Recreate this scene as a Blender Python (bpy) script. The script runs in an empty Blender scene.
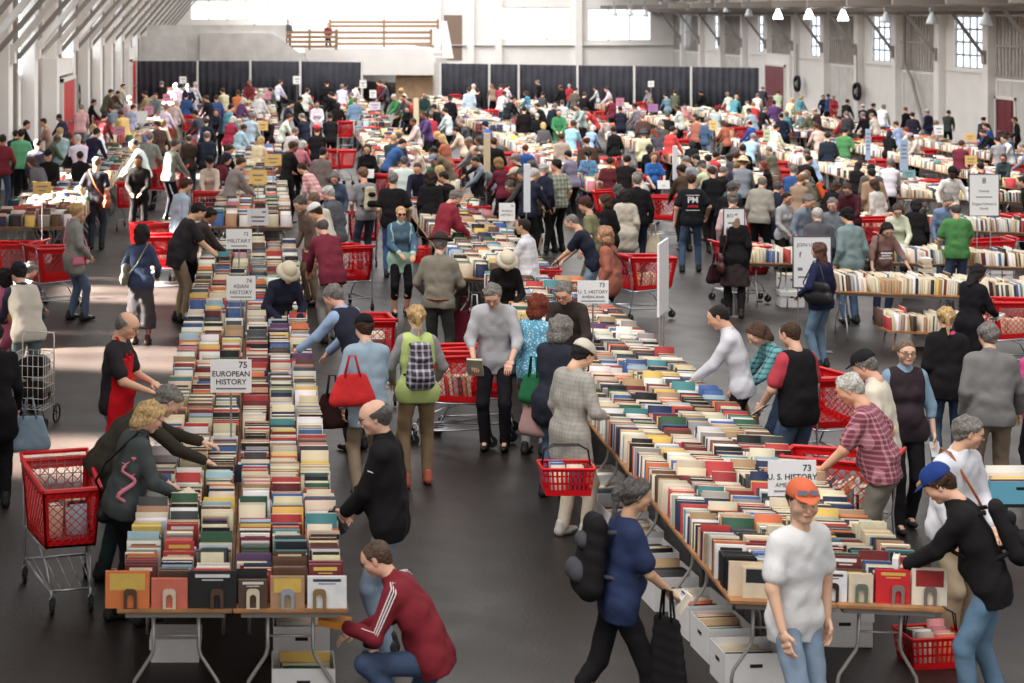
import bpy, math, random
import numpy as np
from mathutils import Matrix, Vector
random.seed(7); rng = np.random.default_rng(7)
SC = bpy.context.scene; COL = SC.collection
PI = math.pi
# ---- the place: camera eye at (0, 0, H) looking along +Y, x to the right; metres ----
H, FPX, UX, VY = 4.6, 1800.0, 262.0, 14.0
def zg(x): return -.04*max(0.0, x-.5)            # the pier floor falls gently to the right
def at(u, v, z=0.0):                             # a spot in the hall at height z above the floor
    x = 0.0
    for _ in range(12):
        s = (v-VY)/(H-z-zg(x)); x = (u-UX)/s
    return Vector((x, FPX/s, zg(x)))
def lin(r, g, b):
    f = lambda c: c/12.92 if c <= .04045 else ((c+.055)/1.055)**2.4
    return (f(r/255), f(g/255), f(b/255), 1.0)
PAL = dict(k=('black', lin(30,28,30)), n=('navy', lin(40,44,66)), b=('blue', lin(48,88,160)), l=('light blue', lin(160,190,214)),
  t=('teal', lin(70,150,165)), g=('green', lin(60,140,80)), G=('olive', lin(96,98,78)), r=('red', lin(200,38,44)),
  m=('maroon', lin(120,34,48)), p=('pink', lin(214,120,140)), w=('white', lin(226,226,228)), c=('cream', lin(214,200,176)),
  y=('grey', lin(140,140,146)), d=('dark grey', lin(74,74,80)), o=('orange', lin(230,120,40)), s=('brown', lin(84,62,52)),
  v=('purple', lin(96,62,120)), T=('tan', lin(170,136,104)), j=('denim', lin(74,96,130)), J=('pale denim', lin(130,152,178)),
  K=('khaki', lin(164,142,112)), R=('rust', lin(176,98,72)), M=('mint', lin(168,210,190)), D=('dark teal', lin(52,72,76)),
  C=('crimson', lin(178,30,60)), Y=('yellow', lin(222,190,80)), V=('mauve', lin(150,112,108)), L=('light blue', lin(104,170,196)), S=('grey blue', lin(118,140,150)))
# ---------------- materials ----------------
MATS = {}
def mat(name, col=(.8,.8,.8,1), rough=.6, metal=0, src=None, emit=0, bump=0, bscale=60, var=0, vscale=8, spec=.4, alpha=1, pat=None):
    if name in MATS: return MATS[name]
    m = bpy.data.materials.new(name); m.use_nodes = True; MATS[name] = m
    nt = m.node_tree; N = nt.nodes; L = nt.links; b = N['Principled BSDF']
    b.inputs['Roughness'].default_value = rough; b.inputs['Metallic'].default_value = metal
    b.inputs['Specular IOR Level'].default_value = spec
    b.inputs['Base Color'].default_value = tuple(col); out = None
    if src == 'obj': n = N.new('ShaderNodeObjectInfo'); out = n.outputs['Color']
    elif src == 'attr': n = N.new('ShaderNodeAttribute'); n.attribute_name = 'Col'; out = n.outputs['Color']
    elif src == 'skin':
        n = N.new('ShaderNodeObjectInfo'); a = N.new('ShaderNodeAttribute'); a.attribute_name = 'Col'
        x = N.new('ShaderNodeMix'); x.data_type = 'RGBA'; x.blend_type = 'MULTIPLY'; x.inputs['Factor'].default_value = 1
        L.new(n.outputs['Color'], x.inputs['A']); L.new(a.outputs['Color'], x.inputs['B']); out = x.outputs['Result']
        b.inputs['Subsurface Weight'].default_value = 0
    tc = N.new('ShaderNodeTexCoord')
    def mix(a, bb, fac, mode='MIX'):
        x = N.new('ShaderNodeMix'); x.data_type = 'RGBA'; x.blend_type = mode
        if isinstance(fac, (int, float)): x.inputs['Factor'].default_value = fac
        else: L.new(fac, x.inputs['Factor'])
        for k, q in (('A', a), ('B', bb)):
            if isinstance(q, tuple): x.inputs[k].default_value = q
            else: L.new(q, x.inputs[k])
        return x.outputs['Result']
    if pat:
        kind, c2, sc_ = pat[0], pat[1], pat[2]
        w = []
        sep = N.new('ShaderNodeSeparateXYZ'); L.new(tc.outputs['Object'], sep.inputs[0])
        def band(o, wd):
            q = N.new('ShaderNodeMath'); q.operation = 'MULTIPLY'; q.inputs[1].default_value = sc_; L.new(o, q.inputs[0])
            f = N.new('ShaderNodeMath'); f.operation = 'FRACT'; L.new(q.outputs[0], f.inputs[0])
            g = N.new('ShaderNodeMath'); g.operation = 'LESS_THAN'; g.inputs[1].default_value = wd; L.new(f.outputs[0], g.inputs[0]); return g.outputs[0]
        base = out if out is not None else tuple(col)
        if kind == 'plaid':
            add = N.new('ShaderNodeMath'); add.operation = 'ADD'; L.new(band(sep.outputs['X'], .35), add.inputs[0]); L.new(band(sep.outputs['Z'], .35), add.inputs[1])
            h = N.new('ShaderNodeMath'); h.operation = 'MULTIPLY'; h.inputs[1].default_value = .45; L.new(add.outputs[0], h.inputs[0])
            out = mix(base, c2, h.outputs[0])
        elif kind == 'stripe': out = mix(base, c2, band(sep.outputs['Z'], .4))
        elif kind == 'blotch':
            v = N.new('ShaderNodeTexVoronoi'); v.inputs['Scale'].default_value = sc_; L.new(tc.outputs['Object'], v.inputs['Vector'])
            r = N.new('ShaderNodeValToRGB'); r.color_ramp.elements[0].position = .3; r.color_ramp.elements[1].position = .42
            r.color_ramp.elements[0].color = (1,1,1,1); r.color_ramp.elements[1].color = (0,0,0,1)
            L.new(v.outputs['Distance'], r.inputs[0]); out = mix(base, c2, r.outputs[0])
    if var:
        n = N.new('ShaderNodeTexNoise'); n.inputs['Scale'].default_value = vscale; n.inputs['Detail'].default_value = 4
        L.new(tc.outputs['Object'], n.inputs['Vector'])
        base = out if out is not None else tuple(col)
        r = N.new('ShaderNodeMapRange'); r.inputs['From Min'].default_value = .3; r.inputs['From Max'].default_value = .7
        r.inputs['To Min'].default_value = 1-var; r.inputs['To Max'].default_value = 1+var*.6; L.new(n.outputs['Fac'], r.inputs[0])
        c = N.new('ShaderNodeCombineXYZ'); [L.new(r.outputs[0], c.inputs[i]) for i in range(3)]
        out = mix(base, c.outputs[0], 1.0, 'MULTIPLY')
    if out is not None: L.new(out, b.inputs['Base Color'])
    if bump:
        n = N.new('ShaderNodeTexNoise'); n.inputs['Scale'].default_value = bscale; n.inputs['Detail'].default_value = 3
        L.new(tc.outputs['Object'], n.inputs['Vector'])
        q = N.new('ShaderNodeBump'); q.inputs['Strength'].default_value = bump; q.inputs['Distance'].default_value = .02
        L.new(n.outputs['Fac'], q.inputs['Height']); L.new(q.outputs[0], b.inputs['Normal'])
    if emit:
        b.inputs['Emission Color'].default_value = tuple(col); b.inputs['Emission Strength'].default_value = emit
    return m
CLOTH = mat('cloth', src='obj', rough=.88, bump=.45, bscale=10, spec=.15, var=.1, vscale=5)
HAIRM = mat('hair', src='obj', rough=.6, bump=.9, bscale=70, var=.5, vscale=45, spec=.3)
SKIN = mat('skin', src='skin', rough=.55, spec=.35)
LEATHER = mat('leather', src='obj', rough=.45, bump=.2, bscale=30)
OBJM = mat('coloured', src='obj', rough=.6)
PAPER = mat('page_paper', lin(232,218,192), .85, var=.06, vscale=60)
BOOKM = mat('book_covers', src='attr', rough=.65)
COVER = mat('book_cover', src='obj', rough=.55, var=.12, vscale=3)
CHROME = mat('chrome', lin(190,190,196), .3, .85)
GALV = mat('galvanised_tube', lin(180,176,172), .4, .6)
REDP = mat('red_plastic', lin(214,14,24), .38, spec=.5)
REDD = mat('deep_red_plastic', lin(186,12,20), .4, spec=.5)
RUBBER = mat('rubber', lin(32,32,34), .7)
WOODTOP = mat('table_wood', lin(176,126,84), .55, var=.35, vscale=6)
WHITEC = mat('white_cardboard', lin(226,224,224), .75, var=.05)
BLACKM = mat('black_plastic', lin(24,24,26), .5)
SIGNW = mat('sign_white', lin(240,240,242), .5)
SIGNY = mat('sign_yellow', lin(238,198,120), .6)
SIGNP = mat('sign_pink', lin(214,140,168), .6)
INK = mat('ink', lin(30,32,44), .7)
WALLW = mat('painted_wall', lin(236,232,228), .8, var=.05, vscale=1.2)
WALLG = mat('grey_panel', lin(206,202,198), .8, var=.12, vscale=2)
STEELP = mat('painted_steel', lin(226,222,218), .6)
STEELD = mat('dark_steel', lin(150,144,140), .6)
# ---------------- mesh building ----------------
class MB:
    def __init__(s): s.v = []; s.f = []; s.m = []
    def add(s, vs, fs, m=0):
        o = len(s.v); s.v += [tuple(p) for p in vs]; s.f += [tuple(i+o for i in f) for f in fs]; s.m += [m]*len(fs); return s
    def box(s, x0, x1, y0, y1, z0, z1, m=0, M=None):
        vs = [Vector((x, y, z)) for z in (z0, z1) for y in (y0, y1) for x in (x0, x1)]
        if M is not None: vs = [M @ p for p in vs]
        return s.add(vs, [(0,2,3,1),(4,5,7,6),(0,1,5,4),(2,6,7,3),(0,4,6,2),(1,3,7,5)], m)
    def hexa(s, b, t, m=0):          # bottom four and top four corners, each anticlockwise from above
        return s.add(list(b)+list(t), [(3,2,1,0),(4,5,6,7),(0,1,5,4),(1,2,6,5),(2,3,7,6),(3,0,4,7)], m)
    def tube(s, pts, r, n=7, m=0, closed=False):
        pts = [Vector(p) for p in pts]; K = len(pts); rs = r if isinstance(r, (list, tuple)) else [r]*K
        vs = []; up = None
        for i, p in enumerate(pts):
            a = pts[(i-1) % K] if (i > 0 or closed) else p; b = pts[(i+1) % K] if (i < K-1 or closed) else p
            t = (b-a).normalized()
            if up is None: up = t.orthogonal().normalized()
            up = (up - t*up.dot(t)); up = up.normalized() if up.length > 1e-6 else t.orthogonal().normalized()
            sd = t.cross(up)
            for k in range(n):
                q = 2*PI*k/n; vs.append(p+(up*math.cos(q)+sd*math.sin(q))*rs[i])
        fs = []
        for i in range(K if closed else K-1):
            j = (i+1) % K
            for k in range(n): fs.append((i*n+k, i*n+(k+1) % n, j*n+(k+1) % n, j*n+k))
        if not closed: fs += [tuple(range(n-1,-1,-1)), tuple(range((K-1)*n, K*n))]
        return s.add(vs, fs, m)
    def cyl(s, c, ax, r, h, n=16, m=0, r2=None):
        c = Vector(c); ax = Vector(ax).normalized()
        return s.tube([c-ax*h/2, c+ax*h/2], [r, r if r2 is None else r2], n, m)
    def lathe(s, prof, n=16, m=0, c=(0,0,0)):
        vs = [(c[0]+r*math.cos(2*PI*k/n), c[1]+r*math.sin(2*PI*k/n), c[2]+z) for r, z in prof for k in range(n)]
        fs = [(i*n+k, i*n+(k+1) % n, (i+1)*n+(k+1) % n, (i+1)*n+k) for i in range(len(prof)-1) for k in range(n)]
        return s.add(vs, fs, m)
    def mesh(s, name, mats, smooth=False):
        me = bpy.data.meshes.new(name); me.from_pydata(s.v, [], s.f); 
        for q in (mats if isinstance(mats, (list, tuple)) else [mats]): me.materials.append(q)
        me.polygons.foreach_set('material_index', s.m)
        if smooth: me.polygons.foreach_set('use_smooth', [True]*len(me.polygons))
        me.update(); return me
    def build(s, name, mats, parent=None, smooth=False, **kw): return link(name, s.mesh(name, mats, smooth), parent, **kw)
def link(name, data, parent=None, loc=None, color=None, M=None):
    o = bpy.data.objects.new(name, data); COL.objects.link(o)
    if parent is not None: o.parent = parent
    if M is not None: o.matrix_basis = M
    if loc is not None: o.location = loc
    if color is not None: o.color = color
    return o
def empty(name, loc=(0,0,0), rz=0.0, label=None, cat=None, group=None, tilt=0.0, scale=1.0):
    o = bpy.data.objects.new(name, None); COL.objects.link(o); o.empty_display_size = .1
    o.location = loc; o.rotation_euler = (0, tilt, rz); o.scale = (scale,)*3
    return tag(o, label, cat, group)
USED = {}
def tag(o, label=None, cat=None, group=None, kind=None):
    if label:
        if label in USED and not (group and 'books' in group): USED[label] += 1
        else: USED[label] = 1
        o['label'] = label
    if cat: o['category'] = cat
    if group: o['group'] = group
    if kind: o['kind'] = kind
    return o
def copy_tree(o, parent=None):
    c = o.copy(); COL.objects.link(c)
    if parent is not None: c.parent = parent
    for ch in [q for q in KIDS.get(o.name, [])]: copy_tree(ch, c)
    return c
KIDS = {}
def kids(root):
    for ch in root.children: KIDS.setdefault(root.name, []).append(ch); kids(ch)
def struct(o): o['kind'] = 'structure'; return o
def np_mesh(name, V, Fq, mats, cols=None, smooth=True, mi=None):
    V = np.asarray(V, dtype=np.float32); Fq = np.asarray(Fq, dtype=np.int32); k = Fq.shape[1]
    me = bpy.data.meshes.new(name); me.vertices.add(len(V)); me.vertices.foreach_set('co', V.ravel())
    me.loops.add(Fq.size); me.loops.foreach_set('vertex_index', Fq.ravel())
    me.polygons.add(len(Fq)); me.polygons.foreach_set('loop_start', np.arange(0, Fq.size, k, dtype=np.int32))
    me.polygons.foreach_set('loop_total', np.full(len(Fq), k, dtype=np.int32))
    if smooth: me.polygons.foreach_set('use_smooth', np.ones(len(Fq), dtype=bool))
    for q in (mats if isinstance(mats, (list, tuple)) else [mats]): me.materials.append(q)
    if mi is not None: me.polygons.foreach_set('material_index', np.asarray(mi, dtype=np.int32))
    me.update(calc_edges=True)
    if cols is not None:
        cols = np.asarray(cols, dtype=np.float32)
        if len(cols) == len(V): a = me.color_attributes.new('Col', 'FLOAT_COLOR', 'POINT'); a.data.foreach_set('color', cols.ravel())
        else: a = me.color_attributes.new('Col', 'FLOAT_COLOR', 'CORNER'); a.data.foreach_set('color', np.repeat(cols, k, axis=0).ravel())
    return me
# ---------------- implicit surfaces: rounded limbs blended into one skin ----------------
def A(*p): return np.array(p, dtype=float)
def seg(a, b, ra, rb=None, ax=None, f=1.0, k=None):
    return (np.asarray(a, float), np.asarray(b, float), ra, ra if rb is None else rb, ax, f, k)
def nets(prims, h=.015, k=.05, cuts=(), fold=0.0, post=None):
    lo = np.min([np.minimum(p[0]-p[2], p[1]-p[3]) for p in prims], 0)-3*h
    hi = np.max([np.maximum(p[0]+p[2], p[1]+p[3]) for p in prims], 0)+3*h
    n = np.ceil((hi-lo)/h).astype(int)+1
    X = [lo[i]+h*np.arange(n[i]) for i in range(3)]
    Fd = np.full(tuple(n), .15)
    for a, b, ra, rb, ax, f, kk in prims:
        kk = k if kk is None else kk; R = max(ra, rb)+kk+.02
        i0 = np.maximum(((np.minimum(a, b)-R-lo)/h).astype(int), 0); i1 = np.minimum(((np.maximum(a, b)+R-lo)/h).astype(int)+2, n)
        gx = X[0][i0[0]:i1[0]][:,None,None]; gy = X[1][i0[1]:i1[1]][None,:,None]; gz = X[2][i0[2]:i1[2]][None,None,:]
        ab = b-a; L2 = max(ab@ab, 1e-9)
        px, py, pz = gx-a[0], gy-a[1], gz-a[2]
        t = np.clip((px*ab[0]+py*ab[1]+pz*ab[2])/L2, 0, 1)
        dx, dy, dz = px-t*ab[0], py-t*ab[1], pz-t*ab[2]
        d2 = dx*dx+dy*dy+dz*dz
        if ax is not None: c = dx*ax[0]+dy*ax[1]+dz*ax[2]; d2 = d2+c*c*(1/f**2-1)
        d = np.sqrt(d2)-(ra+(rb-ra)*t)
        S = (slice(i0[0],i1[0]), slice(i0[1],i1[1]), slice(i0[2],i1[2])); o = Fd[S]
        hh = np.clip(.5+.5*(o-d)/kk, 0, 1); Fd[S] = o+(d-o)*hh-kk*hh*(1-hh)
    gx, gy, gz = X[0][:,None,None], X[1][None,:,None], X[2][None,None,:]
    if fold: Fd = Fd+fold*(np.sin(19*gz+9*gx+3*np.sin(13*gy+7*gz)+2.4*np.sin(17*gx))*np.sin(15*gx-11*gy+2*np.sin(9*gz)+3)+.5*np.sin(37*gx+4*np.sin(12*gz)+9*gy))
    for nn, dd in cuts: Fd = np.maximum(Fd, gx*nn[0]+gy*nn[1]+gz*nn[2]-dd)
    if post is not None: Fd = post(Fd, gx, gy, gz)
    ins = Fd < 0
    sh = tuple(n-1); cnt = np.zeros(sh); acc = [np.zeros(sh) for _ in range(3)]; quads = []
    ed = []
    for ax_ in range(3):
        s0 = [slice(None)]*3; s1 = [slice(None)]*3; s0[ax_] = slice(0,-1); s1[ax_] = slice(1,None)
        a_, b_ = Fd[tuple(s0)], Fd[tuple(s1)]; cr = np.argwhere(ins[tuple(s0)] != ins[tuple(s1)])
        if len(cr) == 0: continue
        fa = a_[tuple(cr.T)]; fb = b_[tuple(cr.T)]; t = fa/(fa-fb)
        P = cr.astype(float); P[:,ax_] += t
        o1, o2 = [(1,2),(2,0),(0,1)][ax_]
        ok = np.ones(len(cr), bool); cells = []
        for q1, q2 in ((0,0),(-1,0),(-1,-1),(0,-1)):
            c = cr.copy(); c[:,o1] += q1; c[:,o2] += q2; cells.append(c)
            v = np.all((c >= 0) & (c < n-1), 1); ok &= v
            cv = tuple(c[v].T)
            np.add.at(cnt, cv, 1)
            for i in range(3): np.add.at(acc[i], cv, P[v][:,i])
        ed.append((cells, ok, fa < 0))
    idx = np.full(sh, -1, dtype=np.int64); act = np.argwhere(cnt > 0); ta = tuple(act.T); idx[ta] = np.arange(len(act))
    V = np.stack([acc[i][ta]/cnt[ta] for i in range(3)], 1)*h+lo
    Q = []
    for cells, ok, neg in ed:
        q = np.stack([idx[tuple(np.clip(c, 0, n-2).T)] for c in cells], 1)[ok]; ng = neg[ok]
        q[~ng] = q[~ng][:, ::-1]; Q.append(q)
    Q = np.concatenate(Q) if Q else np.zeros((0,4), int)
    return V, Q
def join(parts):
    V, Q, o = [], [], 0
    for v, q in parts: V.append(v); Q.append(q+o); o += len(v)
    return np.concatenate(V), np.concatenate(Q)
def xf(V, M): M = np.array(M); return V@M[:3,:3].T+M[:3,3]
# ================= people =================
XA = A(1,0,0); YA = A(0,1,0)
def unit(v): return v/max(np.linalg.norm(v), 1e-9)
def head_mesh(sex, old=False, h=.0075):
    w = .94 if sex == 'f' else 1.0
    P = [seg(A(0,.02,.025), A(0,-.02,.03), .079*w, .081*w, k=.03), seg(A(0,.034,.01), A(0,.046,-.055), .063*w, .044*w, k=.03),
         seg(A(-.028*w,.018,-.055), A(.028*w,.018,-.055), .040, k=.03), seg(A(-.01,.066,-.09), A(.01,.066,-.09), .022, k=.025),
         seg(A(0,.096,.012), A(0,.114,-.024), .008, .013, k=.014), seg(A(-.036,.08,.024), A(.036,.08,.024), .015, k=.02),
         seg(A(-.043,.066,-.022), A(-.05,.05,-.03), .022, k=.03), seg(A(.043,.066,-.022), A(.05,.05,-.03), .022, k=.03),
         seg(A(-.018,.094,-.053), A(.018,.094,-.053), .0085, k=.01),
         seg(A(0,-.018,-.06), A(0,-.035,-.155), .052*w, .056*w, k=.04)]
    for s in (-1, 1): P.append(seg(A(s*.078*w,-.006,.014), A(s*.078*w,-.002,-.026), .02, .013, XA, .45, k=.008))
    V, Q = nets(P, h)
    C = np.ones((len(V), 4)); x, y, z = V.T
    def spot(cx, cz, rx, rz, col, ymin=.06):
        m = (((np.abs(x)-cx)/rx)**2+((z-cz)/rz)**2 < 1) & (y > ymin); C[m,:3] = col
    C[:, :3] *= (1, .99, .98)
    m = (z < -.02) & (z > -.06) & (y > .03) & (np.abs(x) > .03); C[m,:3] = (1,.9,.88)
    spot(.03, .004, .016, .0085, (.95,1.05,1.15)); spot(.03, .003, .0075, .008, (.06,.06,.07)); spot(.032, .026, .02, .005, (.35,.28,.25))
    spot(0, -.053, .024, .008, (.8,.45,.45), .08)
    return V, Q, C
HEADS = {s: head_mesh(s) for s in 'mf'}; HEADLO = {s: head_mesh(s, h=.016) for s in 'mf'}
def hair_mesh(style, h=.009):
    sk = [seg(A(0,.012,.03), A(0,-.028,.03), .085, .087, k=.03)]
    nm = unit(A(0,.75,-.66)); cuts = [(nm, .014), (A(0,0,-1), .075)]; fold = .004
    lowx = None
    if style == 'short': sk += [seg(A(0,-.045,-.01), A(0,-.05,-.04), .062, .05, k=.03)]
    elif style == 'crop': sk = [seg(A(0,.01,.028), A(0,-.028,.03), .083, .085, k=.03), seg(A(0,-.045,-.01), A(0,-.05,-.035), .055, .045, k=.03)]; fold = .001
    elif style == 'bald': sk = [seg(A(0,-.005,.015), A(0,-.03,.015), .088, .089, k=.03), seg(A(0,-.045,-.01), A(0,-.05,-.04), .06, .05, k=.03)]; cuts = [(nm, .008), (A(0,0,-1), .075), (unit(A(0,.35,1)), .042)]
    elif style == 'long': sk += [seg(A(0,-.05,-.02), A(0,-.085,-.25), .082, .07, YA, .6, k=.04)]+[seg(A(s*.07,-.01,.0), A(s*.085,-.03,-.2), .035, .028, k=.03) for s in (-1,1)]; cuts = [(unit(A(0,.85,-.52)), .018)]; fold = .004
    elif style == 'bob': sk += [seg(A(0,-.045,-.01), A(0,-.055,-.09), .082, .075, k=.04)]+[seg(A(s*.072,.0,.0), A(s*.075,.0,-.08), .032, .03, k=.03) for s in (-1,1)]; cuts = [(unit(A(0,.85,-.52)), .022)]; fold = .004
    elif style == 'curly': sk = [seg(A(0,.005,.04), A(0,-.035,.03), .1, .105, k=.03), seg(A(0,-.05,-.02), A(0,-.06,-.09), .095, .085, k=.04)]+[seg(A(s*.08,-.005,.01), A(s*.085,-.01,-.08), .04, .035, k=.03) for s in (-1,1)]; cuts = [(unit(A(0,.85,-.52)), .03)]; fold = .009
    elif style == 'pony': sk += [seg(A(0,-.045,-.01), A(0,-.05,-.03), .06, .05, k=.03), seg(A(0,-.12,.02), A(0,-.125,0), .032, k=.02), seg(A(0,-.135,0), A(0,-.13,-.22), .03, .014, k=.02)]; cuts = [(nm, .014)]
    elif style == 'bun': sk += [seg(A(0,-.045,-.01), A(0,-.05,-.03), .06, .05, k=.03), seg(A(0,-.12,.04), A(0,-.125,.04), .042, k=.015)]; cuts = [(nm, .014)]
    V, Q = nets(sk, h, cuts=cuts, fold=fold)
    if h < .01 and style not in ('crop', 'bald'):
        r = np.linalg.norm(V, axis=1)[:,None]; a = np.arctan2(V[:,0], V[:,1]+.02)[:,None]; el = V[:,2][:,None]/r
        V = V+V/r*(.004+.0035*np.sin(a*26+3*np.sin(el*5))+.004*np.sin(el*9+a*3)+.0018*np.sin(a*61+el*13))
    return V, Q
def hat_mesh(style, h=.009):
    if style == 'cap':
        V, Q = nets([seg(A(0,.012,.038), A(0,-.03,.04), .094, .095, k=.03)], h, cuts=[(A(0,0,-1), -.028)])
        W, R = nets([seg(A(-.03,.09,.045), A(.03,.09,.045), .05, None, A(0,.25,.97), .14, k=.02), seg(A(0,.13,.04), A(0,.135,.038), .045, None, A(0,.25,.97), .14, k=.02)], .007)
        return join([(V, Q), (W, R)])
    if style == 'bucket':
        V, Q = nets([seg(A(0,.008,.05), A(0,-.03,.05), .1, .1, k=.03)], h, cuts=[(A(0,0,-1), -.03)])
        M = MB(); M.lathe([(.1,.062),(.135,.035),(.16,.0),(.157,-.004),(.13,.028),(.095,.05)], 28, c=(0,-.01,.0))
        return join([(V, Q), (np.array(M.v), np.array(M.f))])
    if style == 'fedora':
        V, Q = nets([seg(A(0,.015,.06), A(0,-.03,.06), .092, .092, k=.03)], h, cuts=[(A(0,0,-1), -.03)])
        M = MB(); M.lathe([(.09,.045),(.13,.036),(.165,.045),(.165,.039),(.13,.03),(.09,.036)], 28, c=(0,-.01,.0))
        return join([(V, Q), (np.array(M.v), np.array(M.f))])
    return nets([seg(A(0,.008,.04), A(0,-.03,.045), .096, .098, k=.03)], h, cuts=[(unit(A(0,.3,-1)), -.015)])   # beanie
HAIRC, HATC = {}, {}
def hand_mesh(curl):
    P = [seg(A(-.022,.03,0), A(.022,.03,0), .02, None, A(0,0,1), .62), seg(A(-.028,.078,0), A(.028,.08,0), .016, None, A(0,0,1), .7), seg(A(0,-.02,0), A(0,.03,0), .024, .026, A(0,0,1), .75)]
    V1, Q1 = nets(P, .006, k=.025); parts = [(V1, Q1)]
    for i, (x, L) in enumerate(((-.03,.072), (-.01,.08), (.01,.075), (.029,.058))):
        p = A(x,.085,0); a = curl*.35; pr = []; fr = (.45,.32,.27)
        for j in range(3):
            d = A(x*1.2 if j == 0 else 0, math.cos(a), -math.sin(a)); q = p+d*L*fr[j]
            pr.append(seg(p, q, .0088-.0008*j, .0082-.001*j, k=.006)); p = q; a += curl*(.9+.08*i)
        pr[0] = seg(A(x,.07,0), pr[0][1], .009, .0085, k=.006)
        parts.append(nets(pr, .005, k=.006))
    t = [seg(A(-.026,.022,-.004), A(-.05,.052,-.014), .0125, .0105, k=.01), seg(A(-.05,.052,-.014), A(-.052+.012*curl,.08,-.02-.014*curl), .0105, .0085, k=.01)]
    parts.append(nets(t, .005, k=.01))
    return join(parts)
HANDS = {'relax': hand_mesh(.45), 'grip': hand_mesh(1.25), 'flat': hand_mesh(.15)}
HANDLO = nets([seg(A(0,0,0), A(0,.14,-.015), .03, .026, A(0,0,1), .5), seg(A(-.02,.03,0), A(-.05,.07,-.01), .013, .011)], .014, k=.02)
def ik(a, t, l1, l2, pole):
    d = t-a; L = np.linalg.norm(d)
    if L > l1+l2-.01: t = a+d/L*(l1+l2-.01); d = t-a; L = l1+l2-.01
    u = d/max(L,1e-6); x = (l1*l1-l2*l2+L*L)/(2*L); y = math.sqrt(max(l1*l1-x*x, 0)); pl = pole-u*(pole@u)
    return a+u*x+unit(pl)*y, t
SKINS = dict(a=lin(226,178,152), b=lin(208,156,128), e=lin(150,104,78), f=lin(86,60,48))
LASTP = {}
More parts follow.
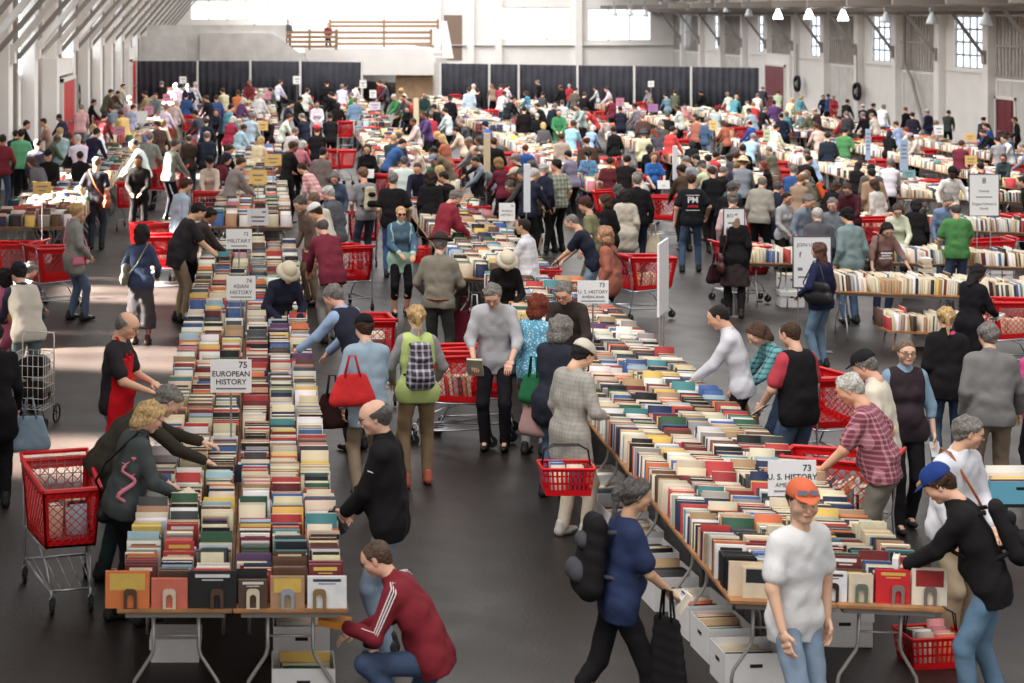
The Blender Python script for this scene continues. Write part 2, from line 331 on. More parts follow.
def person(u, v, label, face=0, top='k', leg='j', hair='s', style='short', sex='m', lean=8, hp=None, hy=0, L=None, R=None, pz=.95, feet=None, sleeve='long', coat=.0, low='trousers',
           hat=None, hatc='k', skin='a', fat=1.0, h=None, lo=False, key=None, pos=None, topmat=None, glasses=None, shoe='k', e=None, hands='relax', twist=0, group=None, hem=.1, vest=None, vhem=.12, cat='person', tail=None, cuff=None, roll=0):
    """u, v: where the top of the head shows; local x right, y forward; face 0 looks away, 180 at the camera, 90 to the left"""
    h = h or (1.75 if sex == 'm' else 1.64); S = h/1.75; f = sex == 'f'; e = (.02 if not lo else .024) if e is None else e
    hp = lean*.7+12 if hp is None else hp
    key = key and (key, sex)
    if key and key in LASTP: G = LASTP[key]
    else:
        G = {}
        a1, a2 = math.radians(lean*.75), math.radians(lean*1.25); tw = math.radians(twist); rl = math.radians(roll)
        def UF(a):
            Uv = A(math.sin(rl)*math.cos(a), math.sin(a), math.cos(a)*math.cos(rl)); Fv = A(0, math.cos(a), -math.sin(a)); return Uv, Fv
        U1, F1 = UF(a1); U2, F2 = UF(a2)
        X2 = unit(A(math.cos(tw), math.sin(tw), 0)); F2 = unit(F2-X2*(F2@X2)); 
        p = A(0, -.16*math.sin(a1), pz); c1 = p+U1*.22; n = c1+U2*.31
        sw = .148 if f else .168; hf = .97 if f else .9
        sh = {s: n-U2*.05+X2*s*sw for s in (-1,1)}
        hpr = math.radians(hp); hyr = math.radians(hy)+tw*.5
        Rh = np.array(Matrix.Rotation(hyr, 3, 'Z') @ Matrix.Rotation(-hpr, 3, 'X'))
        neckd = unit(U2+A(0,.12,.5)); hc = n+neckd*.075+Rh@A(0,.03,.115)
        ft = feet or ((-.1,0), (.1,.03)); fx = {}
        legs = []
        for i, s in enumerate((-1,1)):
            q = ft[i]; ank = A(q[0], q[1], .085 if len(q) < 3 else q[2]); hip = p+A(s*.09,0,-.03)
            pole = A(s*.15, 1, 0) if len(q) < 4 else A(*q[3])
            kn, ank = ik(hip, ank, .44, .43, pole); legs.append((hip, kn, ank))
        arms = []
        for s, tgt in ((-1,L), (1,R)):
            S0 = sh[s]
            if tgt is None: w = S0+A(s*.06,.04+.08*math.sin(a2),-.50); pole = A(s*.3,-1,0)
            else: w = A(*tgt[:3]); pole = A(s*.7,-.45,-.8)
            el, w = ik(S0, w, .285, .255, pole); arms.append((S0, el, w))
        k3 = .06
        def torso(ex, coatlen=0, hemlen=0):
            P = [seg(p-X2*.075*hf, p+X2*.075*hf, .112*hf+ex, None, F1, .9, k3), seg(p+U1*.14-X2*.055, p+U1*.14+X2*.055, (.078 if f else .09)*fat+ex*.8, None, F1, .9*fat, k3),
                 seg(c1-X2*.07+U2*.08, c1+X2*.07+U2*.08, (.09 if f else .104)*(1+.4*(fat-1))+ex*.8, None, F2, .88, k3), seg(sh[-1]*.8+sh[1]*.2, sh[1]*.8+sh[-1]*.2, .062+ex*.8, None, F2, .95, k3),
                 seg(c1-X2*.06+U2*.2, c1+X2*.06+U2*.2, .09+ex, None, F2, .85, k3)]
            if fat > 1.05: P.append(seg(p+U1*.12+F1*.04, p+U1*.12+F1*.045, .092*fat+ex, None, k=k3))
            if f: P += [seg(c1+U2*.11+F2*.065+X2*s*.06, c1+U2*.11+F2*.07+X2*s*.06, .055+ex*.6, k=.04) for s in (-1,1)]
            if hemlen: P += [seg(p-X2*.075*hf-U1*.02, p-X2*.075*hf-U1*(hemlen), .106*hf+ex, .106*hf+ex, F1, .8, k3), seg(p+X2*.075*hf-U1*.02, p+X2*.075*hf-U1*(hemlen), .106*hf+ex, .106*hf+ex, F1, .8, k3)]
            if coatlen: P += [seg(p-X2*.08, p-X2*.09-A(0,-.02,coatlen), .105+ex, .118+ex, F1, .85, k3), seg(p+X2*.08, p+X2*.09-A(0,-.02,coatlen), .105+ex, .118+ex, F1, .85, k3)]
            return P
        hh = .022 if lo else .0145
        # body: one skin from the neck to the feet
        B = torso(0); nk = hc+Rh@A(0,-.02,-.07)
        B.append(seg(n-U2*.02, nk, .062 if not f else .054, .05 if not f else .045, k=.04))
        for (a, b, c), s in zip(arms, (-1,1)):
            B += [seg(a, b, .05 if not f else .043, .042 if not f else .036, k=.035), seg(b, c, .042 if not f else .036, .027 if not f else .024, k=.02)]
        for (a, b, c), s in zip(legs, (-1,1)):
            lf = .8 if low == 'trousers' else 1.0
            B += [seg(a, b, .08*lf, .056*lf, k=.05), seg(b, b+(c-b)*.35, .056*lf, .057*lf, k=.03), seg(b+(c-b)*.35, c, .057*lf, .036, k=.02), seg(c-A(0,.02,.02), c+A(0,.12,-.045), .036, .03, k=.03)]
        parts = [nets(B, hh*1.1)]; cols = [np.ones((len(parts[0][0]), 4))]
        Mh = Matrix.Translation(hc) @ Matrix(Rh.tolist()).to_4x4(); hs = HEADLO if lo else HEADS
        Vh, Qh, Ch = hs[sex]; parts.append((xf(Vh, Mh), Qh)); cols.append(Ch)
        G['hands'] = []
        for (a, b, c), s in zip(arms, (-1,1)):
            d = unit(c-b)
            nrm = A(-s, 0, 0) if d[2] < -.7 else A(0, .0, -1.0)
            nrm = unit(nrm-d*(nrm@d)); x = np.cross(d, -nrm); HM = np.eye(4); HM[:3,0] = x*(1 if s > 0 else -1); HM[:3,1] = d; HM[:3,2] = -nrm; HM[:3,3] = c
            Vq, Qq = HANDLO if lo else HANDS[hands if isinstance(hands, str) else hands[0 if s < 0 else 1]]
            if s < 0: Qq = Qq[:, ::-1]
            V2 = xf(Vq*(.95 if f else 1.03), HM); parts.append((V2, Qq)); cols.append(np.ones((len(V2), 4))); G['hands'].append((c+d*.1, d))
        V, Q = join(parts); G['body'] = np_mesh('person', V, Q, SKIN, np.concatenate(cols))
        G['Mh'] = Mh; G['top'] = (Mh @ Vector((0,-.01,.122 if not hat else .15)))
        fo = 0 if lo else .0034
        if low in ('trousers', 'capri', 'shorts'):
            T = [seg(p-XA*.072*hf, p+XA*.072*hf, .118*hf+.008, None, F1, .92, k3)]
            for (a, b, c) in legs:
                T.append(seg(a, b, .09, .068, k=.05))
                if low != 'shorts':
                    end = c if low == 'trousers' else b+(c-b)*.45
                    T.append(seg(b, end, .067, .056 if low == 'trousers' else .062, k=.03))
            T.append(seg(p, p+U1*.07, .1*hf*max(fat,1), .088*max(fat,1), F1, .9, k=.05))
            G['low'] = ('trousers' if low != 'shorts' else 'shorts', np_mesh('trousers', *nets(T, hh, fold=fo), CLOTH))
        else:
            z1 = .25 if low == 'longskirt' else .5
            m = (legs[0][2]+legs[1][2])/2; q = A(m[0]*.5, m[1]*.5, z1)
            G['low'] = ('skirt', np_mesh('skirt', *nets([seg(p-XA*.07, p+XA*.07, .125, None, YA, .85, k3)]+[seg(p+XA*.06*s, q+XA*.09*s, .12, .15, YA, .8, k3) for s in (-1,1)], hh, fold=fo*2, cuts=[(A(0,0,-1), -z1)]), CLOTH))
        sho = []
        for (a, b, c) in legs:
            d = unit(A(0,1,-.0)) if c[2] < .15 else unit(A(0,.3,-1)); base = c-A(0,0,.045)
            sho.append((base-d*.045, base+d*.14))
        G['shoes'] = [np_mesh('shoe', *nets([seg(a, (a+b)/2, .04, .04, k=.03), seg((a+b)/2, b, .04, .034, A(0,0,1), .8, k=.03), seg(a, a+A(0,.02,.07), .042, .045, k=.03)], .012 if not lo else .02, cuts=[(A(0,0,-1), 0.0)] if a[2] < .15 else ()), OBJM) for a, b in sho]
        T = torso(e, coat, hem if not coat else 0)
        if sleeve != 'none':
            for (a, b, c), s in zip(arms, (-1,1)):
                if sleeve == 'short': T.append(seg(a, a+(b-a)*.72, .053+e*.55, .055+e*.6, k=.03))
                else:
                    T.append(seg(a, b, .052+e*.55, .043+e*.5, k=.03)); T.append(seg(b, b+(c-b)*(.93 if sleeve == 'long' else .35), .043+e*.5, .032+e*.5, k=.02))
        if sleeve != 'short': T.append(seg(n-U2*.04, n+unit(nk-n)*.035, .066+e*.4, .06+e*.3, k=.03))
        G['shirt'] = np_mesh('shirt', *nets(T, hh, fold=fo*1.3, cuts=[] if coat else [(-U1, -(p@U1)+hem)]), topmat or CLOTH)
        G.update(p=p, c1=c1, n=n, U1=U1, U2=U2, F2=F2, X2=X2, arms=arms, legs=legs, hc=hc, sh=sh, torso=torso, hh=hh, fo=fo, k3=k3)
        if vest:
            G['vest'] = np_mesh('vest', *nets(torso(e+.01, 0, .06), hh, fold=fo, cuts=[(-U1, -(p@U1)+vhem)]), CLOTH)
        if key: LASTP[key] = G
    M0 = Matrix.Rotation(math.radians(face), 4, 'Z') @ Matrix.Scale(S, 4)
    t = M0 @ G['top']
    if pos is None:
        x = 0.0
        for _ in range(20): s = (v-VY)/(H-(t.z+zg(x))); x = (u-UX)/s-t.x
        while x > 28.8: v += 1; x = 28.8; s = (v-VY)/(H-(t.z+zg(x))); x = (u-UX)/s-t.x
        pos = Vector((x, FPX/s-t.y, zg(x)))
    W = Matrix.Translation(pos) @ M0
    sk = tuple(c*random.uniform(.92,1.06) for c in SKINS[skin][:3])+(1,)
    o = link('person', G['body'], M=W, color=sk); tag(o, label, cat, group)
    def gc(q):
        c = PAL[q][1] if isinstance(q, str) else q; g_ = c[0]*.3+c[1]*.6+c[2]*.1
        return tuple((c[i]*.8+g_*.2)*(random.uniform(.85,1.15) if lo else 1) for i in range(3))+(1,)
    link(G['low'][0], G['low'][1], o, color=gc(leg))
    link('shirt' if not (coat or topmat is False) else 'coat', G['shirt'], o, color=gc(top))
    for q in G['shoes']: link('shoe', q, o, color=gc(shoe))
    if vest and 'vest' in G: link('vest', G['vest'], o, color=gc(vest))
    if style:
        kq = (style, lo)
        if kq not in HAIRC: HAIRC[kq] = np_mesh('hair', *hair_mesh(style, .016 if lo else .0072), HAIRM)
        link('hair', HAIRC[kq], o, M=G['Mh'], color={'k': lin(34,28,28), 's': lin(72,50,38), 'y': lin(132,126,122), 'w': lin(206,202,196), 'c': lin(206,172,120), 'R': lin(120,52,34), 'T': lin(150,112,74), 'd': lin(92,88,86)}.get(hair) or gc(hair))
    if hat:
        kq = (hat, lo)
        if kq not in HATC: HATC[kq] = np_mesh('hat', *hat_mesh(hat, .018 if lo else .009), CLOTH)
        link('cap' if hat == 'cap' else 'hat', HATC[kq], o, M=G['Mh'] @ Matrix.Translation((0,-.004,.012)), color=gc(hatc))
    if glasses:
        q = MB()
        for s in (-1,1):
            if glasses == 'sun': q.hexa([(s*.012-.0,.112,-.012),(s*.058,.1,-.012),(s*.058,.096,-.012),(s*.012,.108,-.012)][::s], [(s*.01,.114,.018),(s*.06,.1,.018),(s*.06,.096,.018),(s*.01,.11,.018)][::s])
            else: q.tube([(s*.033+.022*math.cos(t_*PI/4), .108-.004*abs(math.cos(t_*PI/4)), .002+.016*math.sin(t_*PI/4)) for t_ in range(8)], .0022, 5, closed=True)
            q.tube([(s*.055,.1,.01),(s*.084,.0,.014)], .003, 5)
        q.tube([(-.012,.112,.008),(.012,.112,.008)], .003, 5)
        zo = .055 if glasses == 'up' else 0
        q.build('sunglasses' if glasses == 'sun' else 'glasses', mat('dark_lens', lin(22,20,24), .2), o).matrix_basis = G['Mh']
    G['W'] = W; G['S'] = S; G['fat'] = fat; G['e'] = e; return o, dict(G, W=W, pos=pos, o=o)
def CV(c): return PAL[c][1] if isinstance(c, str) else c
def wpt(g, p): return g['W'] @ Vector(p)
def piece(g, name, prims, colr, m=None, top=False, label=None, cat=None, hres=.012, k=.03, cuts=(), fold=.002, parent=None):
    me = np_mesh(name, *nets(prims, hres, k=k, cuts=cuts, fold=fold), m or CLOTH); c = PAL[colr][1] if isinstance(colr, str) else colr
    if top: o = link(name, me, M=g['W'], color=c); tag(o, label, cat or name.replace('_', ' ')); return o
    return link(name, me, parent or g['o'], color=c)
def backpack(g, colr, label, colr2='d', sc_=1.0, m=None):
    c, U, F, X = g['c1'], g['U2'], g['F2'], g['X2']; b = c-F*(.20+.02*sc_)+U*.06
    w = .1*sc_
    o = piece(g, 'backpack', [seg(b-X*w*(.62-.05*i)+U*(-.16+.08*i)*sc_, b+X*w*(.62-.05*i)+U*(-.16+.08*i)*sc_, (.088-.006*i)*sc_, None, F, .85, .03) for i in range(5)], colr, m, True, label, 'backpack', fold=.003)
    q = [seg(b-F*.07*sc_-U*.1*sc_-X*.05, b-F*.07*sc_-U*.1*sc_+X*.05, .062*sc_, None, F, .8), seg(b-F*.06*sc_+U*.07*sc_-X*.03, b-F*.06*sc_+U*.07*sc_+X*.03, .045*sc_, None, F, .8)]
    link('pocket', np_mesh('pocket', *nets(q, .012), m or CLOTH), o, color=CV(colr2))
    st = MB()
    for s in (-1,1):
        st.tube([b+X*s*.07+U*.17+F*.06, c+X*s*.10+U*.26+F*.0, c+X*s*.115+U*.24+F*.1, c+X*s*.13+U*.08+F*.15, c+X*s*.15-U*.06+F*.03, b+X*s*.1-U*.12+F*.05], .016, 6)
    link('strap', st.mesh('strap', CLOTH, True), o, color=CV(colr2)); return o
def strapbag(g, side, colr, label, z=.0, w=.15, hgt=.11, cross=True, name='handbag', m=None, fwd=.0):
    c, U, F, X, p = g['c1'], g['U2'], g['F2'], g['X2'], g['p']
    b = p+X*side*.225+A(0,fwd,.0+z)
    o = piece(g, name, [seg(b-YA*w*.5-A(0,0,hgt*.4), b+YA*w*.5-A(0,0,hgt*.4), hgt*.6, None, X, .6), seg(b-YA*w*.4+A(0,0,hgt*.4), b+YA*w*.4+A(0,0,hgt*.4), hgt*.5, None, X, .5)], colr, m or LEATHER, True, label, 'bag', hres=.01)
    sp = g['sh'][-side if cross else side]*.85+g['n']*.15+U*.095
    st = MB(); fo_ = .15*g['fat']+g['e']*1.5; st.tube([b+YA*w*.4+A(0,0,hgt*.5), p+X*side*(.15 if cross else .2)+g['U1']*.1+F*fo_*(.95 if cross else .5), g['c1']+F*(.135*g['fat']+g['e']*1.6)+X*side*(.02 if cross else .17)+U*.05, sp+F*.03, sp-F*.05, g['c1']-F*(.125*g['fat']+g['e']*1.6)+X*side*(.02 if cross else .16)+U*.05, p+X*side*(.15 if cross else .2)+g['U1']*.1-F*fo_*(.9 if cross else .5), b-YA*w*.4+A(0,0,hgt*.5)], .011, 6)
    link('strap', st.mesh('strap', LEATHER, True), o, color=CV(colr)); return o
def tote(g, c, colr, label, w=.2, hh=.3, name='tote_bag', ang=0):
    """a soft bag hanging from world-less local point c"""
    c = A(*c); X = A(math.cos(ang), math.sin(ang), 0); n = A(-X[1], X[0], 0)
    o = piece(g, name, [seg(c-X*w*(.4+.05*i)-A(0,0,.22+hh*.8*i/5), c+X*w*(.4+.05*i)-A(0,0,.22+hh*.8*i/5), .05+.003*i, None, n, .35+.09*i, .03) for i in range(6)], colr, None, True, label, 'bag')
    st = MB()
    for s in (-1,1): st.tube([c+n*s*.02-X*w*.3-A(0,0,.2), c+n*s*.01-X*.03, c+n*s*.01+X*.03, c+n*s*.02+X*w*.3-A(0,0,.2)], .009, 5)
    link('handle', st.mesh('handle', CLOTH, True), o, color=CV(colr)); return o
# ================= tables, books, boxes =================
def frame(x, y, rz=0.0, tilt=None):
    """a spot on the floor; local x right, y away from the camera"""
    tl = (math.atan(.04) if x > .5 else 0) if tilt is None else tilt
    return Matrix.Translation((x, y, zg(x))) @ Matrix.Rotation(tl, 4, 'Y') @ Matrix.Rotation(rz, 4, 'Z')
TH = .745
_tabm = {}
def table_meshes(w, l):
    if (w, l) in _tabm: return _tabm[w, l]
    t = MB(); r = .02
    t.hexa([(-w/2+.004,-l/2+.004,TH-.028),(w/2-.004,-l/2+.004,TH-.028),(w/2-.004,l/2-.004,TH-.028),(-w/2+.004,l/2-.004,TH-.028)],
           [(-w/2,-l/2,TH-.02),(w/2,-l/2,TH-.02),(w/2,l/2,TH-.02),(-w/2,l/2,TH-.02)]); t.box(-w/2,w/2,-l/2,l/2,TH-.02,TH)
    ap = MB(); ap.box(-w/2+.05,w/2-.05,-l/2+.05,-l/2+.07,TH-.07,TH-.028); ap.box(-w/2+.05,w/2-.05,l/2-.07,l/2-.05,TH-.07,TH-.028)
    ap.box(-w/2+.05,-w/2+.07,-l/2+.07,l/2-.07,TH-.07,TH-.028); ap.box(w/2-.07,w/2-.05,-l/2+.07,l/2-.07,TH-.07,TH-.028)
    g = MB(); a, b = w*.2, w*.38      # wishbone leg frame of bent steel tube
    for s in (-1,1): g.tube([(s*a,0,TH-.03),(s*a,0,.42),(s*(a+.012),0,.37),(s*(b-.01),0,.2),(s*b,0,.15),(s*b,0,0)], .013, 8)
    g.tube([(-a,0,.5),(a,0,.5)], .009, 6); g.tube([(-a,0,TH-.05),(0,.3,TH-.035)], .005, 5); g.tube([(a,0,TH-.05),(0,.3,TH-.035)], .005, 5)
    _tabm[w, l] = (t.mesh('tabletop', WOODTOP), ap.mesh('apron', STEELD), g.mesh('leg', GALV, True)); return _tabm[w, l]
NT = [0]
def table(M, w, l, label, group, detail=True):
    e = bpy.data.objects.new('folding_table', None); COL.objects.link(e); e.matrix_world = M; tag(e, label, 'table', group)
    a, b, c = table_meshes(w, l); link('tabletop', a, e)
    if detail: link('apron', b, e)
    link('leg', c, e, M=Matrix.Translation((0,-l/2+.22,0))); link('leg', c, e, M=Matrix.Translation((0,l/2-.22,0)) @ Matrix.Rotation(PI, 4, 'Z')); NT[0] += 1; return e
BC = [('cream', lin(222,206,174), 19), ('white', lin(230,228,224), 17), ('red', lin(190,34,36), 8), ('dark red', lin(116,24,34), 6), ('navy', lin(34,44,84), 7), ('blue', lin(52,96,160), 6),
      ('black', lin(28,26,28), 12), ('dark grey', lin(70,70,74), 7), ('brown', lin(98,64,44), 9), ('tan', lin(182,142,100), 8), ('green', lin(48,94,68), 5), ('teal', lin(60,138,146), 3),
      ('orange', lin(226,110,40), 4), ('yellow', lin(230,188,64), 4), ('grey', lin(152,148,144), 6), ('pale blue', lin(156,188,208), 3), ('purple', lin(96,56,106), 1), ('pink', lin(206,120,130), 1)]
BW = [b[2] for b in BC]
BULK = dict(V=[], C=[]); IND = []
def put_book(M, x, y, z, w, t, hh, lean, kind, spine=-1, ind=None, ci=None, bulk=BULK):
    """a book standing with its boards facing along y; kind 0 page edges up, 1 spine up"""
    c = BC[ci if ci is not None else random.choices(range(len(BC)), BW)[0]]
    if ind is None and PB[0] and c[0] not in ('cream','white','tan') and random.random() < PB[0]: c = BC[random.choice((0,0,1,9))]
    j = random.uniform(.8,1.2); gy = sum(c[1][:3])/3; col = tuple(min(1, (q*.82+gy*.18)*j*random.uniform(.93,1.07)) for q in c[1][:3])+(1,)
    T = M @ Matrix.Translation((x, y, z)) @ Matrix.Rotation(lean, 4, 'X')
    if ind is not None: IND.append((T, w, t, hh, c[0], col, kind, spine, ind)); return c[0]
    bulk['V'].append((T, w, t, hh)); pg = PAGEC*random.uniform(.85,1.05); top = col if kind else tuple(pg)+(1,)
    sidecol = col; other = tuple(pg)+(1,)
    bulk['C'].append((col, top, sidecol if spine < 0 else other, other if spine < 0 else sidecol)); return c[0]
PB = [0.0]
PAGEC = np.array(lin(224,206,178)[:3])
def flush(name, label, group=None, bulk=BULK):
    n = len(bulk['V'])
    if not n: return
    V = np.zeros((n*8,3)); i = 0
    U8 = np.array([(x,y,z,1) for z in (0,1) for y in (-.5,.5) for x in (-.5,.5)], float)
    Ms = np.array([np.array(T) for T,_,_,_ in bulk['V']]); D = np.array([(w,t,h,1) for _,w,t,h in bulk['V']])
    P = U8[None]*D[:,None,:]; V = np.einsum('nij,nkj->nki', Ms, P)[:,:,:3].reshape(-1,3)
    q = np.array([(4,5,7,6),(0,1,5,4),(3,2,6,7),(2,0,4,6),(1,3,7,5)]); Q = (q[None]+8*np.arange(n)[:,None,None]).reshape(-1,4)
    C = np.array([(c[1],c[0],c[0],c[2],c[3]) for c in bulk['C']]).reshape(-1,4)
    o = link(name, np_mesh(name, V, Q, BOOKM, C, smooth=False)); tag(o, label, 'books', group, 'stuff'); bulk['V'].clear(); bulk['C'].clear(); return o
def column(M, x0, x1, y0, y1, z=TH, pitch=.034, spine=-1, ind=None, big=0.0):
    """a run of books standing one behind another from y0 back to y1"""
    y = y0+.01; k = 0; run = 0; rows = 0; lean = .0; W = x1-x0
    while y < y1-.03:
        if run <= 0:
            run = random.choice((1,2,3,5,8)); bh = random.uniform(.185,.25); bci = random.choices(range(len(BC)), BW)[0]; same = random.random() < .22; lean = -random.uniform(-.05,.3); knd = random.random() < .42; rw = random.uniform(.76,1); rx = random.uniform(-1,1)
        run -= 1
        t = max(.012, random.gauss(pitch, pitch*.35)); hh = bh*random.uniform(.95,1.05); w = min(W-.006, W*rw*random.uniform(.93,1.03))
        if random.random() < .05: hh *= 1.25
        I = None
        if ind is not None and rows < ind[1]: I = (ind[0], rows)
        put_book(M, (x0+x1)/2+rx*(W-w)*.5, y+t/2, z, w, t*.93, hh, lean*.6, int(knd), spine, I, bci if same else None)
        y += t+random.uniform(0,.012); rows += 1
        if random.random() < .015: y += .08
def bookrow(M, w, l, ncol=3, z=TH, ind=None, pitch=.034, spines=None, y0=None):
    cw = (w-.02)/ncol
    for c in range(ncol):
        column(M, -w/2+.01+c*cw, -w/2+.01+(c+1)*cw, (-l/2+.02 if y0 is None else -l/2+y0), l/2, z, pitch, -1 if spines is None else spines[c], None if ind is None else (ind[0][c], ind[1]))
BOOKMESH = {}
def book_meshes(kind, spine):
    if (kind, spine) in BOOKMESH: return BOOKMESH[kind, spine]
    c, p = MB(), MB()
    if kind == 0:
        c.box(-.5,.5,-.5,-.4,0,1); c.box(-.5,.5,.4,.5,0,1); c.box(*((-.5,-.47) if spine < 0 else (.47,.5)),-.4,.4,0,1)
        p.box(*((-.47,.47)), -.4,.4,.02,.965)
    else:
        c.box(-.5,.5,-.5,-.4,0,1); c.box(-.5,.5,.4,.5,0,1); c.box(-.5,.5,-.4,.4,.965,1); p.box(-.47,.47,-.4,.4,.02,.965)
    BOOKMESH[kind, spine] = (c.mesh('book', COVER), p.mesh('pages', PAPER)); return BOOKMESH[kind, spine]
ORD = 'first second third fourth fifth sixth seventh eighth ninth tenth eleventh twelfth thirteenth fourteenth fifteenth sixteenth seventeenth eighteenth nineteenth twentieth twenty-first twenty-second twenty-third twenty-fourth twenty-fifth twenty-sixth twenty-seventh twenty-eighth twenty-ninth thirtieth'.split()
def book(T, w, t, hh, col, label, kind=0, spine=-1, group=None):
    c, p = book_meshes(kind, spine)
    o = link('book', c, M=T @ Matrix.Diagonal((w, t, hh, 1)), color=col); tag(o, label, 'book', group); link('pages', p, o)
    r = random.random()
    if r < .5 or (group is None and hh > .2):
        q = 'title_band'
        if q not in BOXM:
            m1 = MB(); m1.box(-.36,.36,-.515,-.5,.84,.93); m1.box(-.22,.22,-.515,-.5,.76,.79); BOXM[q] = m1.mesh('title_band', COVER)
            m2 = MB(); m2.box(-.4,.4,-.515,-.5,.5,.95); BOXM['cover_panel'] = m2.mesh('cover_panel', COVER)
        k = 'cover_panel' if random.random() < .25 else q; br = sum(col[:3])/3 > .35
        link(k, BOXM[k], o, color=random.choice((lin(70,50,44), lin(150,40,40), lin(50,60,90), lin(40,40,44))) if br else random.choice((lin(230,220,190), lin(214,180,90), lin(220,220,220))))
    return o
def flush_ind():
    for T, w, t, hh, cn, col, kind, spine, (cn2, r) in IND:
        thick = 'thick ' if t > .045 else 'thin ' if t < .022 else ''
        book(T, w, t, hh, col, f'{thick}{cn} book, {ORD[r]} from front in {cn2}', kind, spine, 'books standing at the front of the two foreground rows')
BOXM = {}
def crate(loc, rz, w, d, h, label, colr=None, fill=True, lid=False, cat='box', group=None):
    """a cardboard storage box with open top, hand holes and books in it"""
    e = empty('storage_box', loc, rz, label, cat, group)
    m = MB(); t = .006
    m.box(-w/2,w/2,-d/2,-d/2+t,0,h); m.box(-w/2,w/2,d/2-t,d/2,0,h); m.box(-w/2,-w/2+t,-d/2+t,d/2-t,0,h); m.box(w/2-t,w/2,-d/2+t,d/2-t,0,h); m.box(-w/2+t,w/2-t,-d/2+t,d/2-t,0,t)
    m.build('carton', WHITEC if colr is None else mat('carton_'+colr, PAL[colr][1], .7), e)
    for s in (-1,1):
        hd = MB(); hd.box(-.045,.045, s*(d/2)-.002, s*(d/2)+.002, h*.62, h*.62+.025); hd.build('hand_hole', BLACKM, e)
        hd = MB(); hd.box(s*(w/2)-.002, s*(w/2)+.002, -.04,.04, h*.62, h*.62+.025); hd.build('hand_hole', BLACKM, e)
    if lid: q = MB(); q.box(-w/2-.006,w/2+.006,-d/2-.006,d/2+.006,h,h+.006); q.box(-w/2-.008,w/2+.008,-d/2-.01,-d/2-.004,h-.07,h+.004); q.box(-w/2-.008,w/2+.008,d/2+.004,d/2+.01,h-.07,h+.004); q.box(-w/2-.012,-w/2-.006,-d/2,d/2,h-.07,h+.004); q.box(w/2+.006,w/2+.012,-d/2,d/2,h-.07,h+.004); q.build('lid', WHITEC, e)
    elif fill: M = Matrix.Translation(loc) @ Matrix.Rotation(rz, 4, 'Z'); column(M, -w/2+.02, w/2-.02, -d/2+.02, d/2-.01, .02)
    return e
def bookend(M, x, y, z, w, hh, colr, label):
    q = MB(); n = 10; t = .003; o, i = [], []
    pts_o = [(-w/2,0)]+[(-w/2+.0*k,0) for k in ()]+[(-w/2, hh-w*.3)]+[(-w/2+w*.3*(1-math.cos(a)), hh-w*.3+w*.3*math.sin(a)) for a in (.5,1.05,PI/2)]+[(w/2-w*.3*(1-math.cos(a)), hh-w*.3+w*.3*math.sin(a)) for a in (PI/2,1.05,.5)]+[(w/2,hh-w*.3),(w/2,0)]
    iw, ih = w*.5, hh*.72
    pts_i = [(-iw/2,0),(-iw/2, ih-iw*.5)]+[(-iw/2*math.cos(a), ih-iw*.5+iw*.5*math.sin(a)) for a in (.5,1.05,1.45)]+[(iw/2*math.cos(a), ih-iw*.5+iw*.5*math.sin(a)) for a in (1.45,1.05,.5)]+[(iw/2,ih-iw*.5),(iw/2,0)]
    k = len(pts_o); vs = [(a, yy, b) for yy in (-t,t) for a, b in pts_o]+[(a, yy, b) for yy in (-t,t) for a, b in pts_i]; fs = []
    for j in range(k-1):
        fs += [(j, 2*k+j, 2*k+j+1, j+1), (k+j, k+j+1, 3*k+j+1, 3*k+j), (j, j+1, k+j+1, k+j), (2*k+j, 3*k+j, 3*k+j+1, 2*k+j+1)]
    q.add(vs, fs); q.box(-iw/2, iw/2, 0, .12, 0, .003)
    o = q.build('bookend', OBJM, color=PAL[colr][1] if isinstance(colr, str) else colr, M=M @ Matrix.Translation((x, y, z))); tag(o, label, 'bookend'); return o
